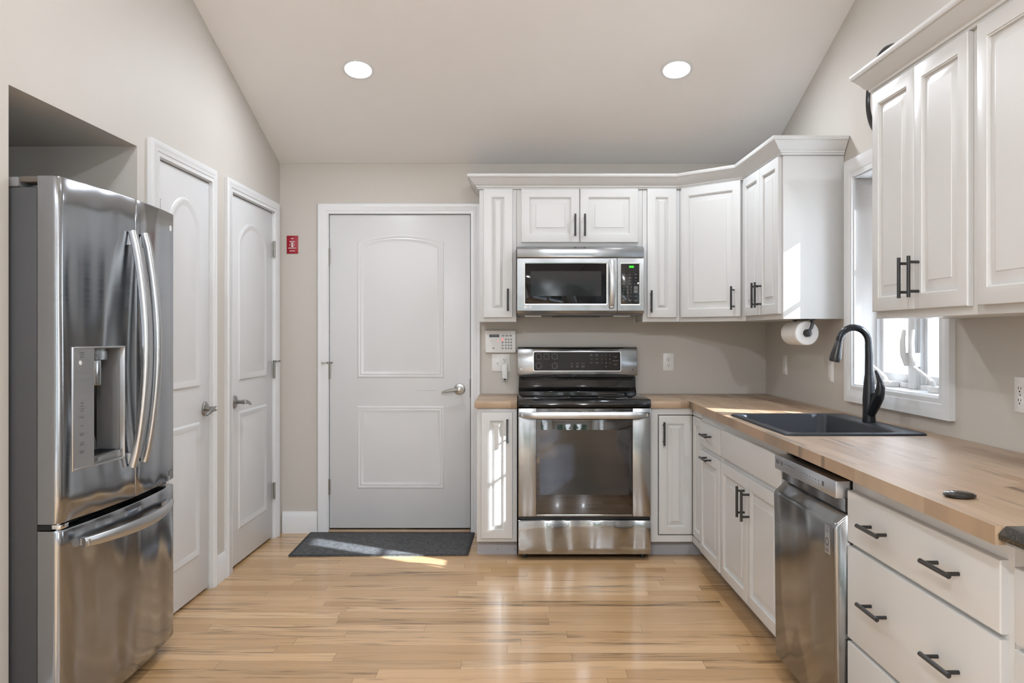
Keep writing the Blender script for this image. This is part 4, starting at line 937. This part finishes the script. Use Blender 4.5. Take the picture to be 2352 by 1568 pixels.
# alarm keypad
t = thing('alarm_keypad', 'white alarm keypad with blue display and a glowing red button', 'keypad', BACK, -.114, 0, 1.168)
mb = MB(); rpanel(mb, -.214, -.013, 1.169, 1.317, .012, [(0, .001), (0, .020), (.002, .026), (.006, .029)]); hb = part(t, 'housing', mb, 'plastic')
kv = .0291
mb = MB(); mb.box(-.186, -.122, kv - .001, kv + .0005, 1.272, 1.289); part(t, 'display', mb, 'lcd')
mb = MB()
for i in range(9): mb.box(-.179 + i * .006, -.175 + i * .006, kv + .0004, kv + .0008, 1.2775, 1.2835)
part(t, 'display_text', mb, 'greytext')
mb = MB(); mb.cyl((-.1005, kv - .001, 1.2565), (-.1005, kv + .0022, 1.2565), .0058, 16); mb.cyl((-.129, kv - .001, 1.247), (-.129, kv + .0008, 1.247), .0028, 12); pieces(t, 'red_light', mb, 'redled', label='glowing red button and indicator')
for i in range(3):
    mb = MB(); a = -.0975 + i * .0245; mb.loft([[(a + .0105 * math.cos(R_(q * 18)), v_, 1.2815 + .0065 * math.sin(R_(q * 18))) for q in range(20)] for v_ in (kv - .001, kv + .0022)]); part(t, 'button', mb, 'plasticgrey')
for c_, a in enumerate((-.1005, -.079, -.0615, -.0445)):
    for r_ in range(4):
        if c_ == 0 and r_ == 0: continue
        mb = MB(); z = 1.2575 - r_ * .0193; mb.cyl((a, kv - .001, z), (a, kv + .0022, z), .0064, 16); b_ = part(t, 'button', mb, 'plasticgrey')
mb = MB(); mb.prism([(-.165, kv - .001), (-.155, kv - .001), (-.155, kv + .0005), (-.165, kv + .0005)], 1.197, 1.204); part(t, 'logo', mb, 'darktext')
# red emergency switch plate
t = thing('emergency_switch', 'red emergency switch plate with white lettering on the back wall beside the entry door', 'switch', BACK, -1.4675, 0, 1.815)
mb = MB(); mb.panel(-1.504, -1.431, 1.815, 1.931, [(0, 0), (0, .004), (.003, .006)]); part(t, 'cover_plate', mb, 'red')
mb = MB(); ac = -1.4675; kv = .0062
for tx, z in (('GAS', 1.9125), ('BURNER', 1.893), ('EMERGENCY', 1.8505), ('SWITCH', 1.8315)): mb.text(tx, .0090, ac, kv, z, bold=.0003)
mb.text('O\nN', .0070, ac - .015, kv, 1.871, bold=.0003); mb.text('O\nF\nF', .0062, ac + .013, kv, 1.871, bold=.0003); part(t, 'lettering', mb, 'whitetext', ang=10)
mb = MB(); mb.panel(ac - .006, ac + .006, 1.858, 1.886, [(0, .0055), (0, .0075)]); mb.loft([[(x, .007, 1.868), (x, .019, 1.879), (x, .019, 1.885), (x, .007, 1.884)] for x in (ac - .005, ac + .005)]); part(t, 'toggle_switch', mb, 'whitetext')

# paper towel holder under the end wall cabinet
t = thing('paper_towel_holder', 'black paper towel holder mounted under the wall cabinet left of the window', 'paper towel holder', RIGHT, 1.17, .17, 1.30)
RC = (1.275, .172, 1.290)
tv, tz = .170, 1.296
mb = MB(); mb.cyl((1.00, tv, tz), (1.262, tv, tz), .007); mb.tube([(1.245, tv - .02, 1.3665), (1.258, tv - .02, 1.345), (1.262, tv - .012, 1.325), (1.262, tv, 1.300)], [.010, .0085, .008, .0075], 12)
mb.lathe((1.245, tv, tz), (1, 0, 0), [(0, .018), (.012, .0185), (.020, .014), (.024, 0)], 24); mb.box(1.00, 1.26, tv - .035, tv - .005, 1.3615, 1.3665)
mb.tube([(1.005, tv - .02, 1.3665), (1.003, tv - .02, 1.335), (1.003, tv - .01, 1.31), (1.003, tv, 1.296)], .008, 12); part(t, 'bracket', mb, 'blackmetal')
t = thing('paper_towel_roll', 'white paper towel roll hanging under the wall cabinet left of the window', 'paper towel', RIGHT, 1.13, .17, 1.235)
mb = MB(); rr_ = .0605
mb.lathe((1.012, tv, tz - .0), (1, 0, 0), [(0, .020), (0, rr_ - .004), (.004, rr_), (.222, rr_), (.226, rr_ - .004), (.226, .020), (0, .020)], 48); part(t, 'roll', mb, 'roll')
# wall clock
t = thing('wall_clock', 'round dark-rimmed wall clock above the window, mostly hidden by the wall cabinet', 'clock', RIGHT, 1.81, 0, 2.16)
cu, cz, cr = 1.802, 2.352, .196
mb = MB(); mb.lathe((cu, .001, cz), (0, 1, 0), [(0, cr), (.018, cr), (.032, cr - .006), (.036, cr - .014), (.030, cr - .022), (.016, cr - .026), (0, cr - .026), (0, cr)], 64); part(t, 'rim', mb, 'blackmetal')
mb = MB(); mb.lathe((cu, .0012, cz), (0, 1, 0), [(0, cr - .0265), (.010, cr - .0265), (.024, cr - .036), (.014, cr - .040), (.012, 0)], 64); fc = part(t, 'face', mb, 'clockface')
mb = MB(); mb.box(cu - .003, cu + .003, .015, .017, cz - .02, cz + .11); mb.box(cu - .02, cu + .075, .0175, .019, cz - .003, cz + .003); pieces(t, 'clock_hand', mb, 'black')

# door mat
mb = MB()
cnr = [(-1.333, 4.872), (-.292, 4.893), (-.281, 5.435), (-1.345, 5.442)]
mb.prism([(x, -y) for x, y in cnr], .0005, .009)
mt = thing('door_mat', 'dark grey door mat on the floor in front of the entry door', 'mat', WORLD, -.81, -5.15, 0)
part(mt, 'carpet', mb, 'mat', .002)
mb = MB()
def shrink(p, d): c = (sum(x for x, _ in cnr) / 4, sum(y for _, y in cnr) / 4); return (p[0] + (d if p[0] < c[0] else -d), p[1] + (d if p[1] < c[1] else -d))
inr = [shrink(p, .001) for p in cnr]; inn = [shrink(p, .014) for p in cnr]
for i in range(4): a, b_ = inr[i], inr[(i + 1) % 4]; c_, d_ = inn[(i + 1) % 4], inn[i]; mb.prism([(a[0], -a[1]), (b_[0], -b_[1]), (c_[0], -c_[1]), (d_[0], -d_[1])], .0005, .0105)
part(mt, 'border', mb, 'matedge')

# ================================================================== CEILING LIGHTS
nm = math.atan(SL)
labels = {0: 'round recessed ceiling light left of centre', 1: 'round recessed ceiling light at right, above the corner cabinets'}
LP_ = [4.5, 4.5, 3.5, 3.5, 27, 27]
for i, (x, y) in enumerate(LAMPS):
    z = ceil_z(y); up = Vector((0, SL if y > RY else -SL, 1)).normalized(); dn = -up
    o = bpy.data.objects.new('ceiling_light', None); C.objects.link(o); o.location = Vector((x, y, z)); o.rotation_euler = dn.to_track_quat('-Z', 'Y').to_euler(); o.empty_display_size = .05
    tag(o, labels.get(i, 'added fill light out of view, shaped as a round recessed ceiling light'), 'ceiling light', None if i < 2 else 'added fill lights out of view')
    rt = Root(o, (0, 0, 0))
    mb = MB(); mb.lathe((0, 0, -.0005), (0, 0, -1), [(0, .088), (.003, .088), (.006, .080), (.004, .072), (.0, .072), (0, .088)], 40); part(rt, 'trim_ring', mb, 'trim')
    mb = MB(); mb.lathe((0, 0, -.0005), (0, 0, -1), [(0, .0715), (.0035, .0715), (.004, 0)], 40); part(rt, 'lens', mb, 'lens')
    ld_ = bpy.data.lights.new('lamp', 'AREA'); ld_.shape = 'DISK'; ld_.size = .13; ld_.energy = LP_[i] * LAMP_POWER; ld_.color = (.93, 1, 1.10)
    lo = bpy.data.objects.new('lamp', ld_); C.objects.link(lo); lo.parent = o; lo.location = (0, 0, -.008)
# daylight portals in the window openings (sampling guides only)
def portal(F, a, v, z, sx, sz, face):
    pd = bpy.data.lights.new('portal', 'AREA'); pd.shape = 'RECTANGLE'; pd.size = sx; pd.size_y = sz; pd.cycles.is_portal = True
    o = bpy.data.objects.new('portal', pd); C.objects.link(o); o.location = F.w(a, v, z)
    d_ = F.m @ Vector((0, -face, 0)); o.rotation_euler = d_.to_track_quat('-Z', 'Y').to_euler()
portal(LEFT, -7.2, -.2, 1.37, 2.0, 1.55, 1); portal(RIGHT, 1.81, -.25, 1.55, .9, 1.05, 1); portal(RIGHT, 6.05, -.2, 1.475, 1.3, 1.35, 1); portal(RIGHT, 8.05, -.2, 1.475, 1.1, 1.35, 1)
portal(WORLD, 0, 4.2, 1.1, 2.7, 2.2, -1)
